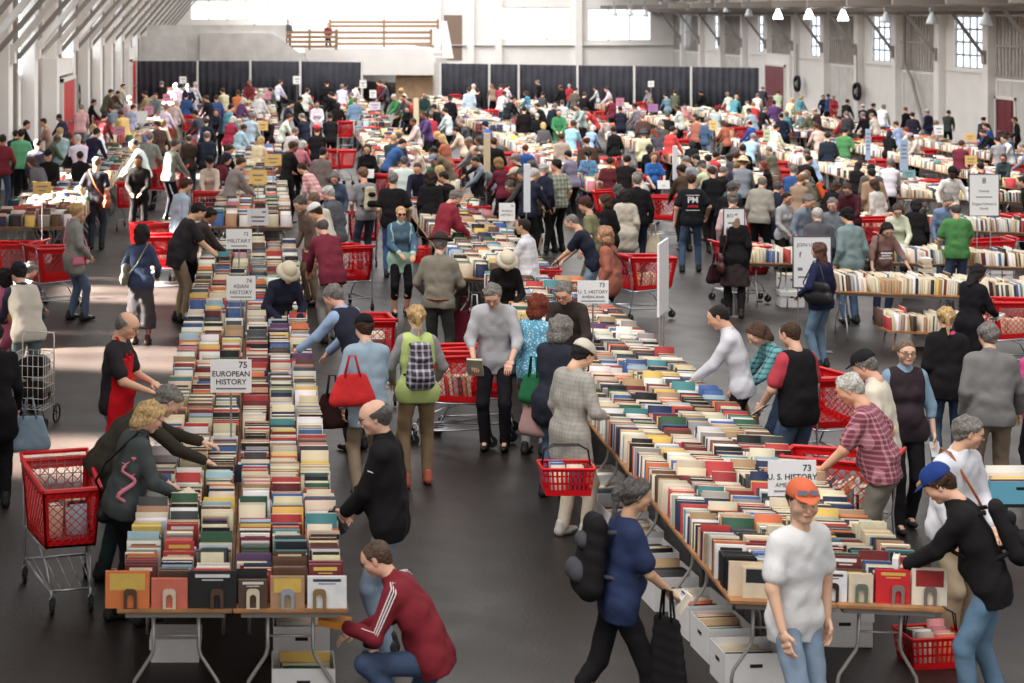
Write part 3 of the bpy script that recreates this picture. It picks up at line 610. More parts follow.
# ---------------- signs ----------------
def text(s, size, M, parent, m=INK, name='lettering', bold=0.0):
    c = bpy.data.curves.new(name, 'FONT'); c.body = s; c.size = size; c.align_x = 'CENTER'; c.align_y = 'CENTER'; c.offset = bold; c.extrude = .0006; c.resolution_u = 3
    c.materials.append(m); return link(name, c, parent, M=M)
RX = Matrix.Rotation(PI/2, 4, 'X')
def post_sign(u, v, wpx, hpx, z0, lines, label, m=None, name='section_sign', rz=0, d=None, z1=None, pole=True, cat='sign', s=None, rim=False):
    """u, v the middle of the board; z0 the height above the floor its post stands on; s its pixels per metre"""
    x = (u-UX)/s; y = FPX/s; zc = H-(v-VY)/s; w, hh = wpx/s, hpx/s; g = zg(x)
    e = empty(name, (x, y, g+z0), rz, label, cat); lz = zc-g-z0
    b = MB(); b.box(-w/2,w/2,-.004,.004,lz-hh/2,lz+hh/2); b.build('board', m or SIGNW, e)
    if rim: r = MB(); [r.box(*q) for q in ((-w/2-.015,-w/2,-.008,.008,lz-hh/2-.015,lz+hh/2+.015),(w/2,w/2+.015,-.008,.008,lz-hh/2-.015,lz+hh/2+.015),(-w/2,w/2,-.008,.008,lz+hh/2,lz+hh/2+.015),(-w/2,w/2,-.008,.008,lz-hh/2-.015,lz-hh/2))]; r.build('rim', mat('sign_rim', lin(80,80,84), .5), e)
    if pole:
        for px in (pole if isinstance(pole, tuple) else (0,)): q = MB(); q.tube([(px,.012,0),(px,.012,lz+hh*.3)], .009, 6); q.box(px-.09,px+.09,-.06,.09,0,.006); q.build('post', CHROME, e)
    for tx, dx, dz, sz in lines:
        if tx[0] == '~': q = MB(); wb = float(tx[1:])/s/2; q.box(dx/s-wb, dx/s+wb, -.0062, -.0042, lz-dz/s-sz/s*.25, lz-dz/s+sz/s*.25); q.build('print_line', mat('faint_ink', lin(120,120,130), .7), e); continue
        text(tx, sz/s*1.0, Matrix.Translation((dx/s, -.0055, lz-dz/s)) @ RX, e, bold=.0008 if sz > 7 else 0)
    return e
# ================= the hall =================
XL, XR, YB, YC = -7.0, 30.0, 131.0, 92.0
fm = mat('dark_floor', lin(33,25,22), .42, var=.25, vscale=.7, bump=.15, bscale=30, spec=.5)
nt = fm.node_tree; pb = nt.nodes['Principled BSDF']; tcn = nt.nodes.new('ShaderNodeTexCoord'); nz = nt.nodes.new('ShaderNodeTexNoise'); nz.inputs['Scale'].default_value = 1.5; nz.inputs['Detail'].default_value = 6
nt.links.new(tcn.outputs['Object'], nz.inputs['Vector']); mr = nt.nodes.new('ShaderNodeMapRange'); mr.inputs['To Min'].default_value = .3; mr.inputs['To Max'].default_value = .62; nt.links.new(nz.outputs['Fac'], mr.inputs[0]); nt.links.new(mr.outputs[0], pb.inputs['Roughness'])
q = MB(); q.add([(XL-.3,-2,0),(.5,-2,0),(XR+.3,-2,zg(XR+.3)),(XR+.3,YB,zg(XR+.3)),(.5,YB,0),(XL-.3,YB,0)], [(0,1,4,5),(1,2,3,4)])
q.add([(XL-.3,-2,-1.5),(XR+.3,-2,-1.5),(XR+.3,YB,-1.5),(XL-.3,YB,-1.5)], [(0,3,2,1)]); struct(q.build('floor', fm))
ZF = -1.3
GLASS = mat('bright_window_glass', (.86,.93,1.0,1), .3, emit=1.6)
gn = GLASS.node_tree; mx_ = gn.nodes.new('ShaderNodeMixShader'); tp_ = gn.nodes.new('ShaderNodeBsdfTransparent'); mx_.inputs[0].default_value = .35
gn.links.new(tp_.outputs[0], mx_.inputs[1]); gn.links.new(gn.nodes['Principled BSDF'].outputs[0], mx_.inputs[2]); gn.links.new(mx_.outputs[0], gn.nodes['Material Output'].inputs['Surface'])
def wall_panels(name, x, ys, wins, z1=7.5, side=1):
    """a long side wall: solid below the windows, pierced where wins = (y0, y1, z0, z1)"""
    w = MB(); t = .25; xo = x+side*t; y = ys[0]
    for a, b, z0, z2 in sorted(wins):
        w.box(min(x,xo), max(x,xo), y, a, ZF, z1); w.box(min(x,xo), max(x,xo), a, b, ZF, z0); w.box(min(x,xo), max(x,xo), a, b, z2, z1); y = b
    w.box(min(x,xo), max(x,xo), y, ys[1], ZF, z1); return struct(w.build(name, WALLW))
WINR = [(y-1.5, y+1.5, 2.3, 4.5) for y in (65.8, 76.5, 87.0, 97.0, 107.3, 118.0, 127.5)]
WINL = [(y-1.3, y+1.3, 2.9, 5.2) for y in (19.8, 25.2, 30.6, 36., 41.2, 52., 62.6, 73.4, 84., 94.8, 105.5)]
DL = [(57.8, 61.8, 0, 2.4), (88.7, 92.9, 0, 2.25)]
wall_panels('wall_left', XL, (-2, YB), [w for w in WINL], side=-1)
wall_panels('wall_right', XR, (-2, YB), WINR, side=1)
nw = 1
def window(x, w, side, bars=(4, 4)):
    global nw
    y0, y1, z0, z1 = w
    f = MB(); t = .085
    for a in np.linspace(y0, y1, bars[0]+1): f.box(x-.03, x+.03, a-t/2, a+t/2, z0, z1)
    for a in np.linspace(z0, z1, bars[1]+1): f.box(x-.028, x+.028, y0, y1, a-t/2, a+t/2)
    o = struct(f.build(f'window_{nw}', mat('window_bars', lin(150,158,166), .6))); nw += 1
    g = MB(); g.box(x+.04*side-.005, x+.04*side+.005, y0, y1, z0, z1); g.build('glass', GLASS, o)
for w in WINR: window(XR+.1, w, 1)
for w in WINL: window(XL-.12, w, -1, (3, 3))
bw = [(-5.2,-1.2,4.2,5.6), (-1.0,3.3,4.15,5.6), (17.4,22.4,2.75,5.1), (23.7,28.3,2.65,5.0)]
w = MB(); x = XL-.25; bw3 = [(-5.2,-1.2,4.15,5.6), (-1.0,3.3,4.15,5.6)]+bw[2:]
for a, b, z0, z1 in bw3:
    w.box(x, a, YB, YB+.25, ZF, 9); w.box(a, b, YB, YB+.25, ZF, z0); w.box(a, b, YB, YB+.25, z1, 9); x = b
w.box(x, XR+.25, YB, YB+.25, ZF, 9); struct(w.build('wall_back', WALLW))
for a, b, z0, z1 in bw3:
    f = MB()
    for s in np.linspace(a, b, 4): f.box(s-.05, s+.05, YB+.05, YB+.12, z0, z1)
    f.box(a, b, YB+.05, YB+.12, z0, z0+.08); f.box(a, b, YB+.05, YB+.12, z1-.08, z1)
    o = struct(f.build(f'window_{nw}', STEELP)); nw += 1
    g = MB(); g.box(a, b, YB+.14, YB+.15, z0, z1); g.build('glass', GLASS, o)
# wall pillars, corrugated panels, knee braces, eave beams
def solid(name, m, **k): o = m.build(name, k.get('mat', STEELP)); return struct(o)
tr = 1; ribs = mat('weathered_sheet', lin(168,160,154), .8, var=.3, vscale=1.5)
py = [73.9+5.37*k for k in range(-12, 11)]
for y in py:
    q = MB(); q.box(XR-.32, XR, y-.28, y+.28, ZF, 7.4); struct(q.build(f'trim_{tr}', WALLW)); tr += 1
    q = MB(); q.tube([(XR-.3,y,2.9-.1),(XR-1.75,y,4.75)], .09, 4); q.box(XR-.42, XR-.28, y-.16, y+.16, 2.55, 3.1); struct(q.build(f'trim_{tr}', STEELD)); tr += 1
for k, y in enumerate(py):
    a, b = y+.32, y+5.37-.32; wn = any(abs((a+b)/2-(w[0]+w[1])/2) < 2 for w in WINR)
    q = MB()
    if not wn:
        n = 14
        for i in range(n): yy = a+(b-a)*(i+.5)/n; q.box(XR-.05, XR-.02, yy-.09, yy+.09, 2.1, 4.5)
        q.box(XR-.07, XR-.0, a, b, 2.02, 2.1); q.box(XR-.09, XR-.0, a, b, 3.25, 3.35); struct(q.build(f'trim_{tr}', ribs)); tr += 1
        q = MB(); q.box(XR-.04, XR-.0, a+.3, b-.3, -1.1, 1.9)
        for i in range(4): yy = a+.3+(b-a-.6)*i/3; q.box(XR-.06, XR-.03, yy-.03, yy+.03, -1.1, 1.9)
        struct(q.build(f'trim_{tr}', WALLG)); tr += 1
    else: q.box(XR-.07, XR-.0, a, b, 2.1, 2.2); struct(q.build(f'trim_{tr}', STEELP)); tr += 1
ply = [10.0+5.37*k for k in range(0, 23)]
for k, y in enumerate(ply):
    q = MB(); q.box(XL, XL+.38, y-.55, y+.25, 0, 7.4); struct(q.build(f'trim_{tr}', WALLW)); tr += 1
    q = MB(); q.tube([(XL+.36,y-.15,3.55),(XL+2.3,y-.15,5.9)], .11, 4); q.box(XL+.36, XL+.5, y-.3, y+.1, 3.3, 3.8); struct(q.build(f'trim_{tr}', STEELP)); tr += 1
    q = MB(); q.tube([(XL+.36,y+1.3,3.4),(XL+2.6,y+1.3,6.0)], .08, 4); q.box(XL, XL+.36, y+1.15, y+1.45, 0, 7); struct(q.build(f'trim_{tr}', STEELD)); tr += 1
    a, b = y+.3, y+4.7; q = MB()
    for i in range(5): yy = a+(b-a)*i/4; q.box(XL, XL+.05, yy-.03, yy+.03, .1, 2.75)
    q.box(XL, XL+.06, a, b, 2.72, 2.8); q.box(XL, XL+.06, a, b, 1.3, 1.38); struct(q.build(f'trim_{tr}', WALLG)); tr += 1
q = MB(); q.box(XR-2.0, XR-1.5, -2, YB, 4.72, 5.3); q.tube([(XR-1.2,-2,4.66),(XR-1.2,YB,4.66)], .09, 8); q.tube([(XR-3.4,-2,5.0),(XR-3.4,YB,5.0)], .12, 8); [q.box(XR-6, XR, yy-.1, yy+.1, 4.95, 5.2) for yy in py]; q.tube([(XR-2.3,-2,4.95),(XR-2.3,YB,4.95)], .05, 8); struct(q.build(f'trim_{tr}', mat('roof_steel', lin(128,120,114), .7))); tr += 1
q = MB(); q.box(XL+2.2, XL+2.6, -2, YB, 5.9, 6.4); struct(q.build(f'trim_{tr}', STEELP)); tr += 1
q = MB(); q.add([(XL-.3,-2,7.4),(XL+3.4,-2,8.6),(XL+3.4,YB,8.6),(XL-.3,YB,7.4),(XL-.3,-2,7.5),(XL+3.4,-2,8.7),(XL+3.4,YB,8.7),(XL-.3,YB,7.5)], [(0,3,2,1),(4,5,6,7),(0,1,5,4),(2,3,7,6),(1,2,6,5),(3,0,4,7)])
q.add([(XR+.3,-2,5.4),(XR-6,-2,7.6),(XR-6,YB,7.6),(XR+.3,YB,5.4),(XR+.3,-2,5.5),(XR-6,-2,7.7),(XR-6,YB,7.7),(XR+.3,YB,5.5)], [(0,1,2,3),(4,7,6,5),(0,4,5,1),(2,6,7,3),(1,5,6,2),(3,7,4,0)]); struct(q.build('ceiling', WALLG))
# doors
def door(n, x, y0, y1, z0, z1, m, side, panels=2):
    f = MB(); t = .12
    f.box(x-.06, x+.08, y0-t, y0, z0, z1+t); f.box(x-.06, x+.08, y1, y1+t, z0, z1+t); f.box(x-.06, x+.08, y0-t, y1+t, z1, z1+t)
    o = struct(f.build(f'door_{n}', STEELP))
    for i in range(panels):
        a, b = y0+(y1-y0)*i/panels+.02, y0+(y1-y0)*(i+1)/panels-.02
        p = MB(); p.box(x-.02, x+.02, a, b, z0, z1); p.build('door_leaf', m, o)
        p = MB(); p.box(x-.09*side-.02, x-.09*side+.02, a+.2, b-.2, z0+1.0, z0+1.06); p.box(x-.09*side, x, a+.2, a+.24, z0+1.0, z0+1.06); p.box(x-.09*side, x, b-.24, b-.2, z0+1.0, z0+1.06); p.build('push_bar', CHROME, o)
RD = mat('red_door', lin(196,44,40), .5); MD = mat('maroon_door', lin(112,34,46), .5)
door(1, XL+.56, 57.8, 61.6, 0, 2.4, RD, -1, 3); door(2, XL+.56, 88.6, 91.6, 0, 2.25, RD, -1); door(3, XR-.04, 71.6, 73.4, -1.18, 1.15, MD, 1); door(4, XR-.5, 101.6, 105.4, -1.18, 1.6, MD, 1)
q = MB(); q.box(XL, XL+.52, 56.9, 57.6, 0, 3.2); q.box(XL, XL+.52, 61.8, 62.5, 0, 3.2); q.box(XL, XL+.5, 57.65, 61.75, 2.6, 3.15); q.box(XL, XL+.5, 88, 92.5, 0, 2.9); q.box(XR-.46, XR, 100.8, 106.2, -1.1, 2.3); struct(q.build(f'trim_{tr}', WALLW)); tr += 1
# pipes and hose reels on the right wall
for x, ys, zz in ((XR-.36, (73.0, 74.6), (2.3,)),):
    q = MB(); q.tube([(XR-.4,83.0,5),(XR-.4,83.0,2.4),(XR-.4,82.0,1.6),(XR-.4,80.6,-.3),(XR-.4,80.6,-1.1)], .08, 8); o = q.build('downpipe', STEELD); tag(o, 'bent grey downpipe on the right wall left of the maroon door', 'pipe')
for u, yy, lab, wx in ((138, None, 'black hose reel on the left wall beyond the red doors', XL+.12), (865, 89.5, 'black hose reel hanging on the right wall, nearer of two', XR-.42), (801, 99.5, 'black hose reel hanging on the right wall, farther of two', XR-.42)):
    y = 67 if yy is None else yy; z = 1.55 if yy is None else .75
    e = empty('hose_reel', (wx, y, z), 0, lab, 'hose reel'); q = MB()
    for k in range(4): q.tube([(.04*k-.06, .42*math.cos(a*PI/8), .42*math.sin(a*PI/8)) for a in range(16)], .04, 6, closed=True)
    q.build('hose', RUBBER, e, True); q = MB(); q.cyl((0,0,0), (1,0,0), .14, .2, 12); q.tube([(0,0,.4),(0,.05,2.2)], .03, 6); q.build('bracket', STEELD, e)
# curtain run along the back, on white posts
CURT = mat('black_curtain', lin(62,62,70), .85, var=.3, vscale=1.5)
def curtain(x0, x1, y, z1, label):
    n = int((x1-x0)*14); V, Fq = [], []
    for i in range(n+1):
        x = x0+(x1-x0)*i/n; yy = y+.07*math.sin(i*1.35)+.03*math.sin(i*.53)
        V += [(x, yy, zg(x)+.03), (x, yy, zg(x)*.35+z1), (x, yy+.02, zg(x)*.35+z1), (x, yy+.02, zg(x)+.03)]
    for i in range(n):
        a = 4*i; b = a+4
        Fq += [(a,b,b+1,a+1),(a+1,b+1,b+2,a+2),(a+2,b+2,b+3,a+3),(a+3,b+3,b,a)]
    o = link('curtain', np_mesh('curtain', V, Fq, CURT)); tag(o, label, 'curtain', 'black curtains along the back of the hall')
def cpost(x, y, z1, lab):
    q = MB(); q.tube([(x,y,zg(x)),(x,y,z1+zg(x)*.35)], .06, 8); q.box(x-.25, x+.25, y-.25, y+.25, zg(x), zg(x)+.01); o = q.build('curtain_post', WALLW); tag(o, lab, 'post', 'white posts of the black curtains')
Z1 = 2.2
edges = [(-6.85,-3.3), (-3.3,-.6), (-.6,1.95), (1.95,5.1)]
names = ['leftmost', 'second', 'third', 'fourth']
for (a, b), nme in zip(edges, names): curtain(a, b, YC+(0), Z1, f'{nme} black curtain from the left wall, behind the far tables'); cpost(b, YC-.15, Z1+.03, f'white post at the right edge of the {nme} black curtain from the left')
redg = [(9.1,11.6), (11.6,13.1), (13.1,16.1), (16.1,19.0), (19.0,21.9), (21.9,25.4)]
names = ['leftmost', 'second', 'third', 'fourth', 'fifth', 'rightmost']
for (a, b), nme in zip(redg, names): curtain(a, b, YC, Z1, f'{nme} black curtain right of the stairs gap, behind the tables'); cpost(a, YC-.15, Z1+.03, f'white post at the left edge of the {nme} curtain right of the stairs')
# white partition, gallery and stairs at the back
def P(u, v, Y): s = FPX/Y; return ((u-UX)/s, Y, H-(v-VY)/s)
YP = 97.0
q = MB()
pts = [P(141,25,YP), P(286,25,YP), P(286,33,YP), P(308,58,YP)]
zt = pts[0][2]; q.box(pts[0][0], P(186,0,YP)[0], YP-.6, YP, ZF, P(0,36,YP)[2])
q.box(pts[0][0]+.3, pts[1][0], YP, YP+.2, ZF, zt); a, b = P(272,33,YP), P(308,59,YP)
q.hexa([(a[0],YP-.2,b[2]-2),(b[0],YP-.2,b[2]-2),(b[0],YP,b[2]-2),(a[0],YP,b[2]-2)], [(a[0],YP-.2,a[2]),(b[0],YP-.2,b[2]),(b[0],YP,b[2]),(a[0],YP,a[2])])
q.box(P(200,0,YP)[0], a[0], YP-.2, YP, ZF, a[2]); struct(q.build('wall_partition', WALLG))
q = MB(); a, b = P(306,50,YP+3), P(434,75,YP+3); q.box(a[0], b[0], YP+3, YP+6, P(0,75,YP+3)[2], P(0,48,YP+3)[2]); struct(q.build('wall_gallery', WALLW))
q = MB(); q.box(P(395,0,YP+4)[0], P(432,0,YP+4)[0], YP+3.4, YP+3.6, ZF, P(0,75,YP+4)[2]); struct(q.build('wall_plywood', mat('plywood', lin(172,140,108), .7, var=.2, vscale=3)))
WOODR = mat('rail_wood', lin(140,108,82), .7, var=.2, vscale=5)
def railing(u0, u1, v0, v1, Y, lab, nb=3):
    e = empty('railing', P((u0+u1)/2, v1, Y), 0, lab, 'railing'); o = Vector(e.location); q = MB(); a, b = P(u0,v0,Y), P(u1,v1,Y)
    for k in range(nb): z = a[2]+(b[2]-a[2])*(k+.2)/nb; q.box(a[0]-o.x, b[0]-o.x, -.04, .04, z-o.z-.09, z-o.z+.05)
    q.build('rail', WOODR, e)
    n = max(2, int((b[0]-a[0])/2.6))
    for k in range(n+1): x = a[0]+(b[0]-a[0])*k/n-o.x; q = MB(); q.box(x-.06, x+.06, -.08, .08, b[2]-o.z, a[2]-o.z+.1); q.build('post', WOODR, e)
q = MB(); q.box(P(244,0,YP+9)[0], P(440,0,YP+9)[0], YP+6, YB, P(0,22,YP+9)[2]-1.92, P(0,22,YP+9)[2]-1.72); struct(q.build('floor_gallery', WALLG))
railing(283, 336, 31, 50, YP+2, 'wooden railing in front of the back windows, left end of gallery', 4)
railing(337, 431, 31, 48, YP+4, 'long wooden railing on the white gallery at the back', 3)
railing(330, 438, 21, 29, YP+8, 'upper wooden railing behind the long gallery railing', 2)
q = MB(); q.box(P(434,0,YP+3)[0], P(445,0,YP+3)[0], YP+2, YP+2.3, ZF, 2.2)
for k in range(12): q.box(P(434,0,YP+3)[0], P(446,0,YP+3)[0], YP+2.3+.28*k, YP+2.58+.28*k, ZF, ZF+.3+.26*k)
struct(q.build('wall_stairs', WALLG))
q = MB(); a = P(441,21,YP+6); b = P(452,58,YP+6); q.hexa([(a[0],YP+5,b[2]),(b[0],YP+5,b[2]),(b[0],YP+5.3,b[2]),(a[0],YP+5.3,b[2])], [(a[0]-.1,YP+5,a[2]),(b[0]-.4,YP+5,a[2]),(b[0]-.4,YP+5.3,a[2]),(a[0]-.1,YP+5.3,a[2])]); struct(q.build('wall_parapet', WALLW))
q = MB(); a, b = P(444,15,YB), P(462,60,YB); q.box(a[0], b[0], YB-.06, YB-.0, b[2], a[2]); o = struct(q.build('door_5', mat('brown_door', lin(128,108,94), .7)))
for k in range(5):
    u = (498, 578, 300, 437, 470)[k]; a = P(u, 0, YB); q = MB(); q.box(a[0]-.25, a[0]+.25, YB-.35, YB, ZF, 8.8); struct(q.build(f'trim_{tr}', WALLW)); tr += 1
q = MB(); q.box(XL, XR, YB-.2, YB, 2.3, 2.36); struct(q.build(f'trim_{tr}', WALLG)); tr += 1
# high bay lamps, hung along the right-hand eave
LAMPG = mat('lit_lamp', (1,.97,.9,1), .3, emit=9); LAMPO = mat('unlit_lamp', lin(200,206,210), .25, spec=.6)
lamps = [(749,12,0),(778,14,1),(809,14,1),(843,15,1),(886,17,0),(932,18,0),(986,19,0),(727,8,0),(712,7,0),(690,6,0),(661,5,0),(614,12,0),(630,12,0),(645,13,0)]
LN = ['third bright', 'leftmost bright', 'middle bright', 'rightmost bright', 'third dark', 'second dark', 'rightmost dark']
LBL = ['unlit bell lamp left of the three lit ones', 'lit bell lamp, leftmost of the three glowing ones', 'lit bell lamp, middle of the three glowing ones', 'lit bell lamp, rightmost of the three glowing ones', 'unlit bell lamp just right of the lit ones', 'unlit bell lamp, second from the right end of the row', 'unlit bell lamp nearest the camera at top right', 'small white bell lamp under the right eave, second from the unlit pair', 'small bell lamp under the right eave, third back', 'small bell lamp under the right eave, fourth back', 'small bell lamp under the right eave, farthest back', 'hanging lamp before the middle back window, leftmost of three', 'hanging lamp before the middle back window, centre of three', 'hanging lamp before the middle back window, rightmost of three']
for k, (u, v, on) in enumerate(lamps):
    s = max((u-UX)/26.6, 15) if k < 11 else 15.5; x = (u-UX)/s; e = empty('bell_lamp', (x, FPX/s, H-(v-VY)/s-.25), 0, LBL[k], 'lamp'); q = MB()
    q.lathe([(.05,.5),(.09,.42),(.12,.36),(.16,.26),(.22,.12),(.25,0),(.24,0),(.15,.24),(.0,.33)], 16); q.build('shade', LAMPG if on else LAMPO, e, True)
    q = MB(); q.tube([(0,0,.5),(0,0,.95)], .035, 6); q.box(-.1,.1,-.1,.1,.5,.66); q.build('housing', STEELD, e)
    q = MB(); q.lathe([(.0,.02),(.09,.05),(.12,.14),(.08,.24),(0,.28)], 12); q.build('bulb', LAMPG if on else LAMPO, e, True)
# ================= carts and baskets =================
def lattice(q, A_, B_, C_, D_, n=7, r=.0045, solid=True):
    """diagonal lattice in the panel A B (bottom) C D (top)"""
    A_, B_, C_, D_ = map(Vector, (A_, B_, C_, D_)); W = ((B_-A_).length+(C_-D_).length)/2; Hh = ((D_-A_).length+(C_-B_).length)/2
    pt = lambda u, v: (A_*(1-u)+B_*u)*(1-v)+(D_*(1-u)+C_*u)*v
    st = W/n; asp = Hh/W
    for sg in (1,-1):
        c = -Hh
        while c < W:
            # line x = c + t (or mirrored), t in 0..Hh
            t0 = max(0, -c); t1 = min(Hh, W-c)
            if t1-t0 > .02:
                u0, u1 = (c+t0)/W, (c+t1)/W
                if sg < 0: u0, u1 = 1-u0, 1-u1
                q.tube([pt(u0, t0/Hh), pt(u1, t1/Hh)], r, 4)
            c += st
    for a, b in ((A_,B_),(B_,C_),(C_,D_),(D_,A_)): q.tube([a, b], .011, 4)
def cart_meshes():
    zb, zt = .48, .97
    bt = [(-.235,-.24,zb),(.235,-.24,zb),(.19,.43,zb+.02),(-.19,.43,zb+.02)]; tp = [(-.27,-.34,zt+.02),(.27,-.34,zt+.02),(.22,.52,zt-.02),(-.22,.52,zt-.02)]
    b = MB()
    for i in range(4): j = (i+1) % 4; lattice(b, bt[i], bt[j], tp[j], tp[i], 9 if i % 2 else 6)
    lattice(b, bt[0], bt[1], bt[2], bt[3], 6)
    for i in range(4): j = (i+1) % 4; b.tube([tp[i], tp[j]], .02, 6)
    # solid lower band and corner strips
    for i in range(4):
        j = (i+1) % 4; a_, b_, c_, d_ = map(Vector, (bt[i], bt[j], tp[j], tp[i])); k = .12
        b.add([a_, b_, b_*(1-k)+c_*k, a_*(1-k)+d_*k], [(0,1,2,3)]); k1 = .86
        b.add([a_*(1-k1)+d_*k1, b_*(1-k1)+c_*k1, c_, d_], [(0,1,2,3)])
        for u0, u1 in ((0,.08),(.92,1)): b.add([a_*(1-u0)+b_*u0, a_*(1-u1)+b_*u1, d_*(1-u1)+c_*u1, d_*(1-u0)+c_*u0], [(0,1,2,3)])
    f = MB()
    for s in (-1,1):
        f.tube([(s*.27,-.38,1.0),(s*.26,-.36,.9),(s*.26,-.32,.46),(s*.25,-.34,.2),(s*.25,-.36,.12)], .012, 6)
        f.tube([(s*.25,-.34,.2),(s*.2,.1,.17),(s*.15,.45,.16),(s*.15,.47,.12)], .012, 6)
        f.tube([(s*.25,-.3,.46),(s*.22,.1,.465),(s*.19,.42,.48)], .011, 6); f.tube([(s*.15,.42,.16),(s*.17,.34,.32),(s*.2,.05,.465)], .01, 6)
    f.tube([(-.25,-.32,.2),(.25,-.32,.2)], .01, 6); f.tube([(-.15,.42,.16),(.15,.42,.16)], .01, 6); f.tube([(-.25,-.3,.46),(.25,-.3,.46)], .01, 6)
    for k in range(5): x = -.16+.08*k; f.tube([(x*1.2,-.3,.2),(x,.42,.18)], .004, 4)
    h = MB(); h.tube([(-.28,-.42,1.03),(.28,-.42,1.03)], .017, 8)
    for s in (-1,1): h.tube([(s*.27,-.42,1.03),(s*.27,-.34,.98)], .016, 6)
    c = MB()
    for k in range(7): x = -.2+.4*k/6; c.tube([(x,-.31,.78),(x,-.27,1.02)], .004, 4)
    for z in (.8,.88,.96,1.02): c.tube([(-.2,-.29,z),(.2,-.29,z)], .004, 4)
    w = MB(); w.cyl((0,0,.06), (1,0,0), .06, .028, 14); fk = MB(); fk.tube([(.022,0,.06),(.022,.02,.12),(0,.02,.15),(-.022,.02,.12),(-.022,0,.06)], .006, 5)
    return b.mesh('basket', REDP), f.mesh('frame', CHROME, True), h.mesh('handle', REDP, True), c.mesh('child_seat', CHROME), w.mesh('wheel', RUBBER, False), fk.mesh('caster_fork', CHROME)
CM = cart_meshes(); cartroot = None
def cart(pos, rz, label, group='red shopping carts', fill=0):
    e = empty('shopping_cart', pos, math.radians(rz), label, 'cart', group)
    for n_, m_ in zip(('basket', 'frame', 'handle', 'child_seat'), CM[:4]): link(n_, m_, e)
    for x, y in ((-.25,-.36),(.25,-.36),(-.15,.47),(.15,.47)): w_ = link('wheel', CM[4], e, loc=(x,y,0)); link('caster_fork', CM[5], w_)
    if fill:
        M = Matrix.Translation(pos) @ Matrix.Rotation(math.radians(rz), 4, 'Z')
        for c_ in range(2): column(M, -.18+.18*c_, -.01+.18*c_, -.17, .38 if fill > 1 else .2, .505)
    return e
def basket_meshes():
    b = MB(); W, D, Hh = .22, .15, .23; k = .86
    bt = [(-W*k,-D*k,0),(W*k,-D*k,0),(W*k,D*k,0),(-W*k,D*k,0)]; tp = [(-W,-D,Hh),(W,-D,Hh),(W,D,Hh),(-W,D,Hh)]
    b.add(bt, [(0,3,2,1)])
    for i in range(4):
        j = (i+1) % 4; a_, b_, c_, d_ = map(Vector, (bt[i], bt[j], tp[j], tp[i])); pt = lambda u, v: (a_*(1-u)+b_*u)*(1-v)+(d_*(1-u)+c_*u)*v
        def strip(u0, u1, v0, v1): b.add([pt(u0,v0), pt(u1,v0), pt(u1,v1), pt(u0,v1)], [(0,1,2,3)])
        for v0, v1 in ((0,.22),(.42,.5),(.7,.76)): strip(0,1,v0,v1)
        strip(0,1,.9,1)
        n = 11 if i % 2 == 0 else 8
        for q_ in range(n+1): u = q_/n; strip(max(0,u-.022), min(1,u+.022), .2, .92)
        b.tube([tp[i], tp[j]], .012, 6)
    h = MB()
    for s in (-1,1): h.tube([(-W*.93,s*.01,Hh),(-W*.85,s*.02,Hh+.13),(-W*.5,s*.03,Hh+.17),(W*.5,s*.03,Hh+.17),(W*.85,s*.02,Hh+.13),(W*.93,s*.01,Hh)], .006, 6)
    return b.mesh('basket', REDP), h.mesh('handle', BLACKM, True)
BM = basket_meshes()
def hand_basket(pos, rz, label, fill=True):
    e = empty('hand_basket', pos, math.radians(rz), label, 'basket'); link('tub', BM[0], e); link('handle', BM[1], e)
    if fill:
        M = Matrix.Translation(pos) @ Matrix.Rotation(math.radians(rz), 4, 'Z'); column(M, -.15, .0, -.1, .1, .01); column(M, .01, .16, -.1, .06, .01)
    return e
# ================= rows of tables =================
PH = {}
def run(x, y0, y1, w, label, rows_lbl, ncols=3, two=False, detail=True, tl=1.83, ind=None, spine=(-1,-1,-1), rz=0, pitch=.034, group=None, gap=0.0):
    n = max(1, round((y1-y0)/tl)); l = (y1-y0)/n
    for k in range(n):
        y = y0+(k+.5)*l; c = x+math.tan(-rz)*(y-y0); nth = 'frontmost' if k == 0 else f'{ORD[k]} back'
        for j, xx in enumerate((c-w/2-.004, c+w/2+.004) if two else (c,)):
            M = frame(xx, y, rz); sd = ('left side of ', 'right side of ')[j] if two else ''
            table(M, w, l-.01, f'folding table, {nth}, {sd}{label}', group or 'folding tables of '+rows_lbl, detail)
            bookrow(M, w, l, ncols, pitch=pitch, spines=spine, ind=None if ind is None or k else (ind[j], ind[2]), y0=.1 if ind is not None and k == 0 else None)
# the two tables-wide rows in the foreground
CN = ['leftmost', 'second', 'third', 'fourth', 'fifth', 'rightmost']
IL = [f'{c} column, left-hand tables' for c in CN]; IRr = [f'{c} column, right-hand tables' for c in CN]
NI = 23
run(-.19, 11.65, 29.0, .745, 'the European history row', 'the left foreground row', two=True, ind=(IL[:3], IL[3:], NI))
run(3.86, 12.15, 25.9, .72, 'the American history row', 'the right foreground row', two=True, ind=(IRr[:3], IRr[3:], NI))
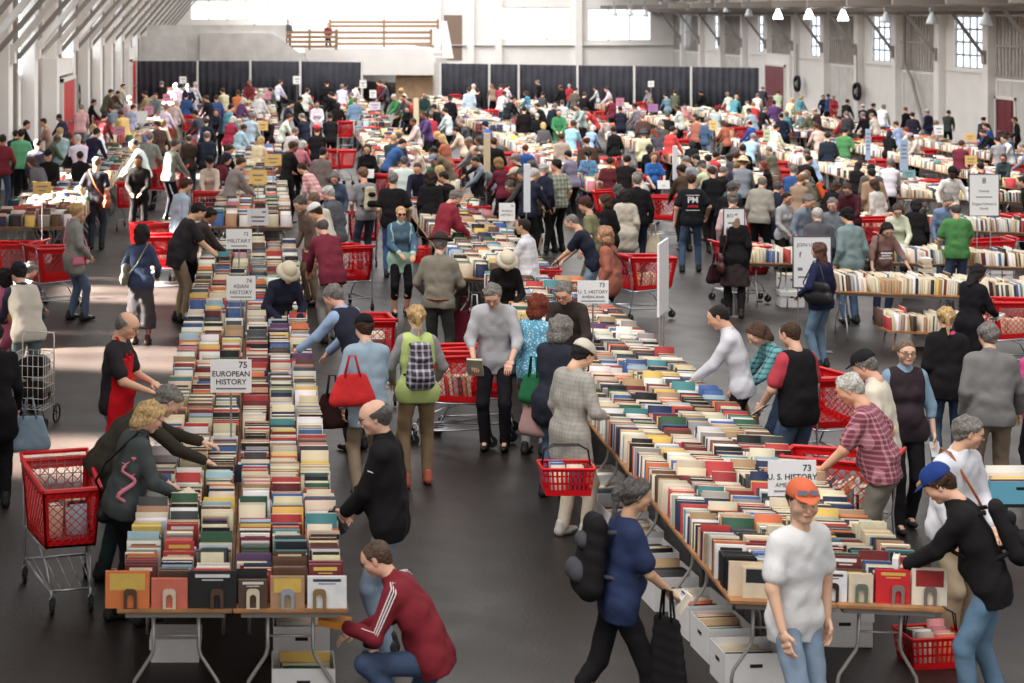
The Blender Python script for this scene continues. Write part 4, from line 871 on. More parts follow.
# rows further back
run(-.19, 32.6, 50.5, .745, 'the row behind the military books', 'the row behind the military books', two=True)
run(-.19, 53.5, 88, .745, 'the far row straight behind the yellow signs', 'the far left-centre row', two=True, detail=False, tl=2.4, pitch=.05)
run(3.62, 27.0, 37.5, .72, 'the world history row', 'the world history row', two=True)
run(3.75, 41.0, 60, .745, 'the centre row beyond the world history books', 'the centre row beyond world history', two=True, tl=2.1, detail=False, pitch=.045)
run(3.75, 63, 84, .745, 'the farthest centre row', 'the farthest centre row', two=True, tl=2.4, detail=False, pitch=.06)
run(-4.1, 32.6, 50, .745, 'the row left of the blond woman', 'the left side row', two=True)
run(-4.1, 54, 88, .745, 'the far row along the left wall', 'the far row along the left wall', two=True, tl=2.4, detail=False, pitch=.055)
PB[0] = .3
for x, y0, y1, nm in ((8.3,42,60,'fifth row from the left'), (8.3,64,86,'fifth row from the left, back part'), (12.5,46,62,'sixth row from the left'), (12.5,66,86,'sixth row from the left, back part'),
                      (16.6,44,62,'seventh row from the left'), (16.6,66,86,'seventh row from the left, back part'), (20.6,48,64,'eighth row from the left'), (20.6,68,86,'eighth row from the left, back part'), (24.6,54,84,'row beside the right wall')):
    run(x, y0, y1, .745, 'the '+nm, 'the '+nm, two=True, tl=2.5, detail=False, pitch=.055)
# crossways tables on the right: books with their spines to the camera
def cross(u0, u1, v, label, group, z=TH, rows=2, n=None, table_=True, w=.75, tl=1.83, slope=True):
    a = at(u0, v, z); b = at(u1, v, z); x0, x1 = a.x, a.x+(u1-u0)*a.y/FPX; Y = a.y; k = n or max(1, round((x1-x0)/tl)); L = (x1-x0)/k
    for i in range(k):
        xc = x0+(i+.5)*L; M = frame(xc, Y+w/2) @ Matrix.Rotation(PI/2, 4, 'Z')
        if table_: table(M, w, L-.01, f'folding table, {ORD[i]} from the left in {label}', group)
        # local x of M runs away from the camera; books march along local y (to the left)
        cw = (w-.03)/rows
        for r in range(rows): column(M, -w/2+.01+r*cw, -w/2+.01+(r+1)*cw, -L/2, L/2, z, .032, -1)
    return x0, x1, Y
PB[0] = .55
cross(834, 1100, 291, 'the crossways row where the mauve shirted woman browses', 'crossways tables at right')
cross(745, 802, 262, 'the short crossways run by the notice board', 'crossways tables by the notice board')
cross(890, 1060, 262, 'the crossways row behind the green shirted man', 'crossways tables behind the green shirt')
cross(856, 1050, 226, 'the crossways row behind the number 8 sign', 'crossways tables behind the number 8 sign')
cross(870, 1040, 196, 'the farther crossways row behind the number 8 sign', 'farther crossways tables behind the number 8 sign')
# low plank of books below the crossways row
a = at(888, 331, .30); L = (1000-888)*a.y/FPX; M = frame(a.x+L/2, a.y+.35); q = MB(); q.box(-L/2,L/2,-.33,.33,.27,.30); 
for sx in (-1,1):
    for sy in (-1,1): q.tube([(sx*(L/2-.12),sy*.22,0),(sx*(L/2-.16),sy*.2,.28)], .014, 6)
o = q.build('low_shelf', WOODTOP, M=M); tag(o, 'low plank of paperbacks under the crossways table by the mauve shirt', 'shelf')
M2 = M @ Matrix.Rotation(PI/2, 4, 'Z'); [column(M2, -.31+.3*r, -.02+.3*r, -L/2, L/2, .30, .032) for r in range(2)]
PB[0] = .15
flush_ind()
# bookends and face-out books at the two front edges
def face_row(x0, specs, Y, tag_, z=TH):
    for (u0, u1, hpx, colr, name, bec) in specs:
        s = FPX/Y; xa, xb = (u0-UX)/s, (u1-UX)/s; M = frame((xa+xb)/2, Y); hh = hpx/s
        pos = f'at the front edge of {tag_} tables'
        book(M @ Matrix.Translation((0,-.0,z)) @ Matrix.Rotation(-.05, 4, 'X'), xb-xa-.006, .035, hh, PAL[colr][1] if isinstance(colr, str) else colr, f'{name} face out {pos}', 0, -1)
        if bec: bookend(M, bec[0], -.03, z, .085, .13, bec[1], f'{bec[2]} bookend against the {name}')
face_row(0, [(105,150,36,lin(216,122,70),'orange brown picture book',(.02,'s','bronze')), (151,188,29,lin(206,110,90),'salmon red book',(0,'c','beige')), (188,237,36,'k','large black book',(.03,'s','brown')),
             (238,268,28,'s','brown lettered book',(0,'c','cream')), (270,305,31,'T','tan and black book',(0,lin(150,160,170),'blue grey')), (307,347,31,'w','plain white book',(-.05,lin(140,110,70),'brass coloured'))], 11.69, 'left-hand')
face_row(0, [(737,766,30,'c','cream book with a dark portrait',None), (811,842,29,'w','white book with blue marks',(0,lin(50,34,34),'dark brown')), (843,868,28,'c','pale cream book',(0,lin(96,112,96),'green grey')),
             (870,905,33,'r','red and white book',(.03,lin(128,116,112),'grey brown')), (906,942,36,lin(226,214,196),'tall ivory book',(0,lin(116,104,102),'dark grey'))], 12.24, 'right-hand')
# large face-up or propped volumes
def big(u, v, wpx, hpx, colr, label, lean=-.2, z=TH+.03, t=.04, kind=0):
    a = at(u, v, z); s = FPX/a.y; book(Matrix.Translation((a.x, a.y, a.z+z)) @ Matrix.Rotation(lean, 4, 'X'), wpx/s, t, hpx/s, PAL[colr][1] if isinstance(colr, str) else colr, label, kind)
for args in ((222,482,46,17,lin(44,52,70),'dark navy box set lying among books near the browsing man'), (297,432,36,12,lin(168,160,148),'plain grey large book in the fifth left-hand column'), (198,514,30,12,'D','thin grey green album leaning near the front left books'),
             (275,498,38,16,'r','bright red wide book right of the navy box'), (700,404,28,15,lin(196,200,208),'pale grey wide book in the middle of the right-hand tables'), (630,338,18,9,'k','black boxed book near the white panel poles'),
             (678,396,10,12,lin(90,96,70),'olive green wide book near the white poles'), (722,486,26,14,lin(56,74,84),'slanted slate blue album on the right-hand tables'), (655,410,22,8,'r','red book with white pattern on the right-hand tables'),
             (267,294,24,18,lin(40,150,196),'bright cyan face-out book behind the asian history sign'), (197,320,17,12,lin(40,86,58),'dark green book marked with white capitals in the china section'), (310,262,16,12,'m','maroon wide book beside the bucket hat browser'),
             (790,520,44,12,lin(110,126,130),'grey blue wide book behind the orange cap'), (747,428,24,13,'s','dark brown leather set on the right-hand tables')): big(*args)
text('CHINA', .1, Matrix.Translation(at(197,315,TH+.03)+Vector((0,-.09,TH+.045))) @ RX, None, SIGNW, 'lettering')
bpy.data.objects['lettering'].parent = None
tag(bpy.data.objects['lettering'], 'white capitals CHINA on the dark green book', 'lettering')
# boxes below and beside the tables
def box_at(u, v, w, d, h, label, rz=0, z=0, **k): a = at(u, v, z); return crate((a.x, a.y, a.z+z), math.radians(rz), w, d, h, label, **k)
box_at(303, 700, .42, .34, .27, 'white box of books beside the kneeling man, under the left front table')
box_at(301, 655, .40, .34, .26, 'far white box of books behind the front one under the left table', z=.0)
box_at(176, 655, .34, .3, .16, 'white box under the leftmost front table, behind the legs', lid=True)
box_at(748, 682, .44, .34, .26, 'white box of books nearest the camera at the right table corner', 4)
box_at(722, 655, .34, .40, .26, 'cream box of books behind the nearest white one, right table corner', 6)
box_at(700, 632, .34, .42, .27, 'white box with blue base of books, third back at the corner', 8)
box_at(838, 640, .42, .32, .26, 'white lidded box under the right-hand front table', lid=True)
for k, (u, v, n) in enumerate(((668,603,'fourth'), (650,578,'fifth'), (636,556,'sixth'), (622,536,'seventh'), (610,516,'eighth'), (600,498,'ninth'))):
    box_at(u, v, .36, .42, .27, f'white box of books along the aisle, {n} from the camera', 6)
for k, (u, v, l_, lid) in enumerate(((790,306,'white lidded box under the notice board tables',True), (1000,283,'white lidded box on the floor right of the green shirt',True), (790,288,'white box of books left of the notice board',False), (926,345,'white box under the low plank of paperbacks',True),
        (944,275,'white box beneath the crossways tables by the green shirt',True), (40,262,'white box under the left side tables',False), (78,262,'white box below the left side row end table',False))): box_at(u, v, .40, .32, .26, l_, lid=lid)
crate((lambda a: (a.x, a.y, a.z+.3))(at(977,303,.3)), 0, .42, .32, .26, 'white carton with hand hole on the crossways tables at right', lid=True)
c = at(1012, 560, .0); crate((c.x, c.y, c.z+.55), 0, .55, .4, .2, 'light blue open carton at the right edge by the white shirted man', colr='L')
q = MB(); [q.tube([(sx*.25,sy*.18,0),(sx*.25,sy*.18,.55)], .012, 6) for sx in (-1,1) for sy in (-1,1)]; q.box(-.27,.27,-.2,.2,.52,.545); o = q.build('hand_truck', BLACKM, M=Matrix.Translation(c)); tag(o, 'black wheeled stand under the light blue carton', 'stand')
# ---- signs ----
sY = lambda v, z: (v-VY)/(H-z)
post_sign(231, 376, 41, 33, TH, [('75', 12, -11, 9), ('EUROPEAN', 0, -2, 7.5), ('HISTORY', 0, 6, 7.5), ('~30', 0, 12.5, 3)], 'white section sign reading 75 EUROPEAN HISTORY on the left-hand tables', s=117)
post_sign(241, 288, 29, 24, TH, [('74', 8, -7, 6), ('ASIAN', 0, -1.5, 5.5), ('HISTORY', 0, 4.5, 5.5), ('~21', 0, 9, 2)], 'white section sign reading 74 ASIAN HISTORY', s=83)
post_sign(239, 239, 26, 20, TH, [('72', 7, -5, 5), ('MILITARY', 0, 2, 5.5), ('~16', 0, 7, 2)], 'white section sign reading 72 MILITARY', s=71)
post_sign(258, 217, 21, 17, TH, [('~4', 6, -5, 3), ('~14', 0, 0, 3), ('~12', 0, 4, 3)], 'small white section sign between the yellow sign and the military sign', s=57)
post_sign(593, 292, 31, 23, TH, [('73', 9, -7, 6), ('U. S. HISTORY', 0, 0, 4.8), ('AMERICANA', 0, 5, 4), ('~24', 0, 9, 2)], 'white section sign reading 73 U. S. HISTORY AMERICANA beside the leaning white panel', s=88)
post_sign(792, 478, 48, 36, TH, [('73', 15, -10, 9), ('U. S. HISTORY', 0, -1, 8), ('AMERICANA', 0, 7, 6), ('~36', 0, 13, 3)], 'large white section sign reading 73 U. S. HISTORY behind the orange cap', s=137)
post_sign(507, 212, 16, 18, TH, [('WORLD', 0, -1, 3), ('HISTORY', 0, 3, 3), ('70', 5, -6, 3)], 'small white section sign reading WORLD HISTORY right of the maroon jacket', s=61)
post_sign(984, 195, 29, 41, 0, [('8', 0, -14, 8), ('Fantasy', 0, -4, 3.6), ('~16', 0, 2, 2), ('Ziegler/Schwartz', 0, 9, 3.6), ('Family', 0, 13.5, 3.6)], 'tall framed sign with number 8 reading Fantasy and Ziegler/Schwartz Family', s=56, pole=(-.12,.12), rim=True)
e = post_sign(812, 262, 37, 50, 0, [('JOIN US ON...', 0, -17, 5), ('f', -12, -7, 8), ('~5', -12, 7, 6), ('~12', -8, 15, 3)], 'white framed notice board reading JOIN US ON with a black f logo', s=69, pole=(-.2,.2), rim=True, cat='notice board')
post_sign(734, 222, 20, 26, 0, [('BO', -4, -6, 5), ('~12', 0, 1, 3)], 'narrow white board behind the black dressed woman with blond hair', s=62, rim=True)
for u, v, w_, h_, s_, m_, t_, lab in ((258,177,18,14,47,SIGNY,'CRAFTS 69','yellow section sign right of the light blue shirted browser'), (273,160,17,11,43,SIGNY,'HOBBIES','yellow section sign one row behind the nearest yellow one'), (263,126,10,9,33,SIGNY,'HOME','small yellow sign far behind the two bigger yellow ones'),
        (42,188,18,12,56,SIGNY,'GARDEN','yellow section sign on the left side table'), (119,131,12,8,34,SIGNP,'COOK','pink sign on the far left row before the red cart'), (167,98,8,8,26,SIGNP,'POETRY','pink sign far left near the white shirts'), (149,110,9,8,28,SIGNP,'DRAMA','pink sign left of the teal shirted browser'),
        (142,117,11,12,31,SIGNW,'','blank white sign in the bright far left aisle'), (268,96,6,7,25,SIGNP,'MUSIC','pink sign far back beside the white coats'), (183,80,7,7,22,SIGNW,'LP','small white sign in front of the leftmost curtain'), (297,80,8,8,22,SIGNW,'CD','small white sign beside the fourth curtain'),
        (363,84,7,8,23,SIGNW,'DVD','small white sign below the stairs gap'), (373,94,7,8,25,SIGNW,'TAPE','white sign before the dark grey shirted man'), (375,106,11,8,29,mat('sign_lilac', lin(206,196,216), .6),'SCIENCE','lilac sign in the middle of the centre-left tables'),
        (620,102,8,8,24,SIGNP,'LAW','pale pink sign left of the navy vest'), (653,108,10,8,26,mat('sign_violet', lin(170,120,170), .6),'TRAVEL','violet bordered sign held over the black clothed person'), (651,84,6,6,22,SIGNW,'ART','white sign with green line before the back curtain'), (767,135,7,11,32,mat('sign_green', lin(206,220,180), .6),'SALE','pale green sign beside the navy puffer vest'),
        (939,130,9,10,28,SIGNW,'TEXT','white sign before the dark olive man at the right wall'), (970,137,11,7,29,SIGNY,'KIDS','yellow and black sign at the right side tables'), (971,160,12,9,33,SIGNY,'FICTION','pale yellow sign at the end of the right side table'), (909,174,13,8,38,mat('sign_aqua', lin(150,196,200), .6),'SCI FI','aqua sign near the blue banner pole'),
        (713,125,8,9,29,SIGNY,'WAR','pale yellow sign beside the blue shirted man'), (745,184,14,10,40,mat('sign_aqua', lin(150,196,200), .6),'TEENS','aqua sign behind the beige jacketed man'), (987,177,27,5,38,SIGNW,'','dark topped screen back behind the number 8 sign')):
    post_sign(u, v, w_, h_, TH, [(f'~{w_*.6}', 0, -h_*.12, h_*.22), (f'~{w_*.4}', 0, h_*.22, h_*.16)] if t_ else [], lab, m_, s=s_*1.1)
# tall narrow banners on poles
def banner(u, v0, v1, wpx, s, label, m, vb=None, rz=0, d=.03, lines=()):
    x = (u-UX)/s; y = FPX/s; z0, z1 = H-(v1-VY)/s, H-(v0-VY)/s; g = zg(x); w = wpx/s
    e = empty('banner_stand', (x, y, g), rz, label, 'banner'); b = MB(); b.box(-w/2, w/2, -d/2, d/2, z0-g, z1-g); b.build('panel', m, e)
    b = MB(); 
    for px in ((-w*.3, w*.3) if w > .25 else (0,)): b.tube([(px,d,0),(px,d,z1-g-.02)], .012, 6); b.box(px-.12, px+.12, d-.12, d+.12, 0, .012)
    b.build('pole', CHROME, e)
    for i, tx in enumerate(lines): q = MB(); q.box(-w*.35, w*.3, -d/2-.002, -d/2, z1-g-.16-i*.11, z1-g-.12-i*.11); q.build('print_line', mat('faint_ink', lin(120,120,130), .7), e)
BE = mat('banner_beige', lin(222,202,168), .7); BWm = mat('banner_white', lin(226,232,238), .6); BB = mat('banner_blue', lin(156,178,206), .6)
banner(487, 133, 172, 6, 46, 'tall narrow beige banner in the middle of the hall, nearer one', BE, d=.12)
banner(416, 98, 125, 5, 30, 'narrow beige banner left of the crimson shirted man', BE, d=.12)
banner(527, 164, 212, 6, 54, 'narrow pale blue banner right of the world history sign', BWm, d=.1)
banner(675, 146, 180, 4, 40, 'narrow white banner in front of the blue shirted woman', BWm, d=.1)
banner(868, 129, 160, 5, 35, 'narrow blue lettered banner behind the dark haired backpack wearer', BB, lines=('A','B','C','D','E'))
banner(904, 140, 171, 8, 38, 'blue lettered banner on double poles by the aqua sign', BB, lines=('FICTION','A - M','MYSTERY','N - Z'))
# the leaning white foam panel on two poles, seen almost edge on
s = 88; x, y = (663-UX)/s, FPX/s; z1, z0 = H-(241-VY)/s, H-(313-VY)/s; g = zg(x)
e = empty('banner_stand', (x, y, g), math.radians(68), 'large blank white panel on two poles turned edge-on, beside the history tables', 'banner')
q = MB(); q.box(-.32,.32,-.012,.012,z0-g,z1-g); q.build('panel', SIGNW, e); q = MB()
for px in (-.1,.1): q.tube([(px,.02,0),(px,.02,z1-g-.05)], .011, 6)
q.build('pole', CHROME, e)
# book stacks on the crossways table
a = at(924, 283, TH)
for k in range(7):
    book(Matrix.Translation((a.x+random.uniform(-.01,.01), a.y-.05, a.z+TH+.2+.032*k)) @ Matrix.Rotation(PI/2, 4, 'X') @ Matrix.Translation((0,0,-.1)), .15, .03, .21, BC[(1,0,8,1,9,0,1)[k]][1], f'{("white","cream","brown","white","tan","cream","white")[k]} paperback, {ORD[k]} from the bottom of the stack by the mauve shirt', 0, -1)
# wire trolley at left
def wire_trolley():
    a = at(33, 424, 0); e = empty('wire_trolley', (a.x, a.y, 0), math.radians(-15), 'white wire folding shopping trolley with a black bag at left edge', 'trolley')
    m = MB(); w, d = .19, .16
    for s in (-1,1):
        for z in (.2,.32,.44,.56,.68,.8): m.tube([(-w,s*d,z),(w,s*d,z)], .004, 5); m.tube([(s*w,-d,z),(s*w,d,z)], .004, 5)
        for k in range(7): x = -w+2*w*k/6; m.tube([(x,s*d,.2),(x,s*d,.8)], .0035, 5)
        for k in range(1,6): y = -d+2*d*k/6; m.tube([(s*w,y,.2),(s*w,y,.8)], .0035, 5)
        m.tube([(s*w,d,.1),(s*w,d,.95),(s*w*.9,d+.03,1.0)], .008, 6)
    m.tube([(-w*.9,d+.03,1.0),(w*.9,d+.03,1.0)], .009, 6)
    for k in range(7): x = -w+2*w*k/6; m.tube([(x,-d,.2),(x,d,.2)], .0035, 5)
    m.build('wire_basket', mat('white_wire', lin(226,222,216), .4, .3), e, True)
    for s, yy, r in ((-1,d,.1),(1,d,.1),(-1,-d,.05),(1,-d,.05)):
        q = MB(); q.tube([(s*(w+.03), yy+r*math.cos(t*PI/8), r+r*math.sin(t*PI/8)) for t in range(16)], .011, 6, closed=True)
        for t in range(4): q.tube([(s*(w+.03), yy, r),(s*(w+.03), yy+r*math.cos(t*PI/2), r+r*math.sin(t*PI/2))], .004, 4)
        q.tube([(s*(w+.03), yy, r), (s*w*.9, yy, .2)], .006, 5); q.build('wheel', RUBBER, e, True)
    V, Q = nets([seg(A(-.07,0,.35), A(.07,0,.35), .13), seg(A(-.08,.02,.62), A(.08,.02,.66), .12)], .014, fold=.006)
    o = link('soft_bag', np_mesh('soft_bag', V, Q, CLOTH), M=Matrix.Translation((a.x, a.y, 0)), color=PAL['k'][1]); tag(o, 'black soft bag inside the white wire trolley', 'bag')
wire_trolley()
# ---- carts ----
CARTS = [(62,470,195,1,'red shopping cart with books at left, nearest the camera, by the dragon jacket'),(130,183,0,0,'red cart facing camera in the aisle behind the black shirted man'),(18,243,70,0,'red cart at the left edge nearest the pink hoodie'),(52,247,-60,0,'red cart right of the left-edge one, by the crouching man'),
 (168,235,80,0,'red cart behind the denim jacket woman'),(206,192,0,1,'red cart just left of the light blue shirted browser at back'),(150,224,20,0,'red cart with grey panel in front of the denim jacket woman'),(365,212,-10,0,'red cart beside the grey shirted backpack wearer'),(350,246,15,0,'red cart right of the maroon sweater, front of two'),
 (372,318,0,2,'red cart full of books in the aisle above the neon vest'),(456,352,90,1,'red cart right of the plaid backpack woman, foreground aisle'),(480,347,80,0,'red cart right behind the foreground aisle cart'),(641,256,-70,1,'large red cart with chrome bars right of the rust shirt'),
 (606,158,60,0,'red cart left of the maroon shirted boy'),(617,190,90,0,'red cart left of the print shirt man, near row'),(640,176,80,0,'red cart behind the print shirt man'),(664,196,70,0,'red cart touching the print shirt man on the left'),(738,244,-80,0,'red cart right of the print shirt man'),(770,212,80,0,'red cart just behind the narrow white board'),
 (825,375,10,0,'red cart between the black vest man and the cream shirt man'),(848,455,60,1,'red cart hugging the checked shirt man'),(1005,300,-80,2,'red cart with books at the right edge by the black coat'),(345,122,0,0,'red cart beside the pale blue jacket far back'),(370,128,10,0,'bright red cart right behind the black shirt, middle distance'),
 (338,150,-40,0,'red cart right of the taupe shirt'),(316,145,0,0,'red cart left of the taupe shirt'),(345,106,0,0,'red cart below the purple top, far back'),(307,98,0,0,'red cart below the fourth curtain'),(335,96,0,0,'small red cart below the purple top'),(382,175,0,0,'red cart above the grey haired black shirt man'),(403,185,-20,0,'red cart between the two black tops'),
 (195,132,0,0,'red cart left of the navy top in the left distance'),(222,112,0,0,'small red cart by the child in blue'),(205,112,0,0,'small red cart in the bright left aisle'),(190,116,0,0,'red cart behind the far dark grey top'),(102,118,0,0,'red cart beside the left wall by the black shirt'),(109,128,0,0,'red cart nearer than the wall one by the black shirt'),(168,128,0,0,'red cart right of the cream top, left distance'),(165,158,0,0,'red cart below the plaid shirt at left'),(170,168,90,0,'second red cart below the plaid shirt'),
 (470,104,80,0,'red cart right of the pale blue shirt, far aisle'),(490,110,80,0,'red cart full of bags right of the far aisle one'),(455,95,0,0,'red cart behind the far black jacket'),(520,120,0,0,'red cart behind the black suited man'),(512,92,0,0,'red cart near the right curtains, left part'),(535,93,0,0,'red cart near the teal top by the curtains'),(508,153,0,0,'red cart left of the white cap'),(566,128,0,0,'red cart behind the green jacket'),(575,140,0,0,'red cart right of the plaid cream shirt'),(600,112,0,0,'red cart behind the red shirt'),
 (640,103,0,0,'red cart behind the grey far browser'),(665,152,0,0,'red cart behind the camouflage top'),(650,170,0,0,'red cart below the blue shirted woman'),(693,132,0,0,'red cart below the white leaning top'),(680,140,0,0,'red cart left of the black crouched person'),(715,100,0,0,'red cart below the far pink top'),(722,106,0,0,'red cart beside the far pink top'),(738,128,0,0,'red cart left of the blue shirt at right'),(759,132,0,0,'red cart right of the blue shirt at right'),
 (775,162,0,0,'red cart below the brown haired woman at right'),(785,170,0,0,'red cart in front of the brown haired woman at right'),(786,185,0,0,'red cart left of the orange backpack'),(875,137,0,0,'bright red cart behind the green striped shirt'),(890,130,0,0,'red cart by the black and white top'),(925,150,0,0,'red cart right of the blue cap'),(850,140,0,0,'red cart next to the green striped shirt'),(980,143,0,0,'red crates and cart below the black bending man'),(872,218,80,0,'blue handled red cart behind the brown haired woman in white'),
 (905,232,90,0,'red cart behind the glasses woman in pale yellow'),(990,240,90,0,'red cart with cream handle below the number 8 sign'),(1018,215,0,0,'red cart at right edge below the far right man'),(925,180,0,0,'red cart behind the black top with beige backpack'),(450,160,0,0,'red cart beside the far centre table'),(880,160,0,0,'red cart among books by the banners'),(1015,90+75,0,0,'red cart at the right edge, far')]
for u, v, rz, fl, lb in CARTS: a = at(u, v, .98); cart((a.x, a.y, a.z), rz, lb, fill=fl)
a = at(930, 663, .0); hand_basket(a, 8, 'red hand basket on the floor under the right-hand table end')
for u, v, z, rz, lb in ((566,492,.62,0,'red hand basket carried by the man in the grey blazer'), (415,262,.75,10,'red hand basket carried by the woman in denim jacket and mint top'), (545,285,.78,0,'red hand basket on the table below the white plaid shirt'), (478,218,.78,0,'red hand basket full of items behind the world history sign')):
    a = at(u, v, z); hand_basket((a.x, a.y, a.z+z), rz, lb)
flush('books', 'thousands of mixed books standing in rows over the tables and in boxes and carts', None)
# ================= the people nearest the camera =================
PLM = lambda n, c2, sc=22, k='plaid': mat(n, src='obj', rough=.85, pat=(k, c2, sc), bump=.3, bscale=9)
def hold(g, side, w=.16, t=.03, h=.22, colr='w', label='', open_=False, tiltx=-.6, dz=.0, off=.1):
    c, d = g['hands'][0 if side < 0 else 1]; T = g['W'] @ Matrix.Translation(Vector(c)+Vector(d)*(off-.1)+Vector((0,0,dz)))
    if not open_: return book(T @ Matrix.Rotation(tiltx, 4, 'X') @ Matrix.Translation((0,0,-h/2)), w, t, h, PAL[colr][1] if isinstance(colr, str) else colr, label, 0, -1)
    q = MB(); n = 6; pts = []
    for s in (-1,1):
        prof = [(s*w*i/n, .022*math.sin(PI*min(1,i/n*1.3))**.7 if i else .0) for i in range(n+1)]
        vs = [(x, y, z+t*.5) for y in (-h/2, h/2) for x, z in prof]+[(x, y, z*.3-.008) for y in (-h/2, h/2) for x, z in prof]; k = n+1
        fs = []
        for i in range(n): fs += [(i,i+1,k+i+1,k+i), (2*k+i,3*k+i,3*k+i+1,2*k+i+1), (i,2*k+i,2*k+i+1,i+1), (k+i,k+i+1,3*k+i+1,3*k+i)]
        fs += [(n,2*k+n,3*k+n,k+n), (0,k,3*k,2*k)]
        q.add(vs, fs)
    o = q.build('open_book', PAPER, M=T @ Matrix.Rotation(-tiltx*.6, 4, 'X')); tag(o, label, 'book')
    c_ = MB(); c_.box(-w-.004,w+.004,-h/2-.004,h/2+.004,-.012,-.007); c_.build('cover', COVER, o, color=PAL[colr][1] if isinstance(colr, str) else colr); return o
def flat(g, side, w, h, colr, label, name='sheet', rot=(1.1,0,0), m=None, dz=0):
    c, d = g['hands'][0 if side < 0 else 1]; q = MB(); q.box(-w/2,w/2,-.003,.003,-h/2,h/2)
    o = q.build(name, m or OBJM, color=PAL[colr][1], M=g['W'] @ Matrix.Translation(Vector(c)+Vector((0,0,dz))) @ Matrix.Rotation(rot[2],4,'Z') @ Matrix.Rotation(rot[0],4,'X')); tag(o, label, 'paper'); return o
# 1 white T-shirt, orange cap
o, g = person(803, 478, 'young man in white T-shirt and orange cap with sunglasses on it, nearest the camera', face=-155, top='w', leg='J', hair='s', hat='cap', hatc=lin(226,96,34), sleeve='short', lean=5, hp=3, hy=-24, L=(-.22,.04,.86), R=(.24,.16,.9), feet=((-.1,-.1),(.1,.2)), h=1.76, fat=1.05, hem=.16, e=.026, cuff=1, glasses='up' if False else None)
q = MB()
for s in (-1,1): q.hexa([(s*.01,.098,.062),(s*.062,.082,.062),(s*.062,.076,.062),(s*.01,.092,.062)], [(s*.01,.092,.09),(s*.06,.074,.088),(s*.06,.068,.088),(s*.01,.086,.09)])
q.tube([(-.012,.094,.082),(.012,.094,.082)], .003, 5)
q.v = [(x, y+.012, z+.014) for x, y, z in q.v]; oo = q.build('sunglasses', mat('mirror_lens', lin(110,116,132), .15, .8), o); oo.matrix_basis = g['Mh']
# 2 woman with black backpack
o, g = person(637, 477, 'woman with dark grey ponytail in navy shirt and black leggings striding right past the boxes', face=-84, sex='f', top=lin(40,54,92), leg='k', low='capri', hair='d', style='pony', sleeve='short', lean=7, hp=8, skin='b', L=(-.12,.34,1.0), R=(.12,.33,1.0), feet=((-.08,-.38,.15),(.09,.2)), h=1.64, fat=1.2, hem=.14, hands='grip', e=.03)
backpack(g, 'k', 'large black backpack worn by the woman in the navy shirt', 'd', 1.25)
piece(g, 'hair_clip', [seg(A(0,-.0,.0)+g['hc']+A(-.02,-.0,.115), g['hc']+A(.03,0,.115), .014)], lin(150,70,60))
tote(g, (.22,.26,1.06), 'k', 'black jacket hanging from the arm of the woman with the big backpack', w=.16, hh=.5, name='jacket', ang=.6)
hold(g, 1, .1, .05, .16, 'w', 'white folded bag in the hands of the woman with the big backpack')
# 3 kneeling man in maroon track jacket
o, g = person(370, 541, 'man in maroon track jacket with white stripes crouching beside the left front table', face=72, top=lin(136,22,40), leg=lin(64,84,118), hair=lin(96,70,52), style='crop', lean=30, hp=28, glasses='sun', pz=.44, L=(-.16,.5,.62), R=(.1,.5,.5), feet=((-.14,.06),(.12,-.3)), h=1.72, fat=1.08, e=.03, hands='relax', hem=.12)
for s, (a, b, c) in zip((-1,1), g['arms']):
    st = MB(); d1 = unit(b-a); d2 = unit(c-b)
    for k in (-1,0,1):
        off = 0
        up = A(s*.05,-.02,.045)+A(.0,k*.013,k*.012)
        st.tube([a*.8+g['n']*.2+A(0,0,.075)+A(0,k*.016,0), a+up*1.15, a+(b-a)*.5+up*1.05, b+up*.85, b+(c-b)*.5+up*.68, b+(c-b)*.88+up*.52], .0045, 5)
    link('sleeve_stripe', st.mesh('sleeve_stripe', mat('white_stripe', lin(232,228,230), .7)), g['o'])
hold(g, -1, .15, .045, .2, lin(214,140,56), 'orange and white hardback in the hands of the crouching man in maroon', tiltx=-1.5)
# 4 bald man, black jacket
o, g = person(372, 399, 'balding man in black zip jacket standing beside the left front table', face=76, top='k', leg='J', hair='d', style='bald', lean=4, hp=14, L=(-.02,.34,.92), R=(.16,.3,.9), h=1.82, fat=1.12, e=.035, hy=10, glasses='y', hem=.12)
q = MB(); q.hexa([(-.02,.0,0),(.02,.004,.012),(.02,.004,.018),(-.01,0,.008)], [(-.02,.002,0.0),(.02,.006,.012),(.02,.006,.018),(-.01,.002,.008)]); 
link('chest_mark', q.mesh('chest_mark', SIGNW), g['o'], M=Matrix.Translation(g['sh'][-1]*.6+g['n']*.4+A(-.12,.06,-.13)) @ Matrix.Rotation(PI/2, 4, 'Z'))
hold(g, -1, .12, .04, .18, 'k', 'small black book in the hand of the balding man in black')
# 5 blond woman with dragon jacket
o, g = person(158, 402, 'woman with short blond hair in dark green jacket with pink dragon embroidery reading', face=-68, sex='f', top=lin(72,80,80), leg='k', hair='c', style='bob', lean=14, hp=34, glasses='y', L=(-.08,.36,1.06), R=(.13,.36,1.02), feet=((-.12,-.05),(.1,.12)), h=1.68, fat=1.12, e=.03, hem=.1)
hold(g, 1, .12, .03, .2, 'c', 'open book with cream pages held by the woman in the dragon jacket', open_=True, tiltx=-.5)
dr = MB(); pts = []
c_ = g['p']+g['U1']*.06+g['X2']*.165
for k in range(40):
    t = k/39; pts.append(c_+A(.012+.012*math.sin(t*3.1), -.05+.07*math.sin(t*13)*(1-.3*t)+.05*t, -.1+.42*t))
dr.tube(pts, [.017*math.sin(PI*min(1,.08+k/39*.95))**.5 for k in range(40)], 5)
for k in range(3,37,3): dr.tube([pts[k], pts[k]+A(.004,.035*(1 if k % 2 else -1),.02)], [.007,.002], 4)
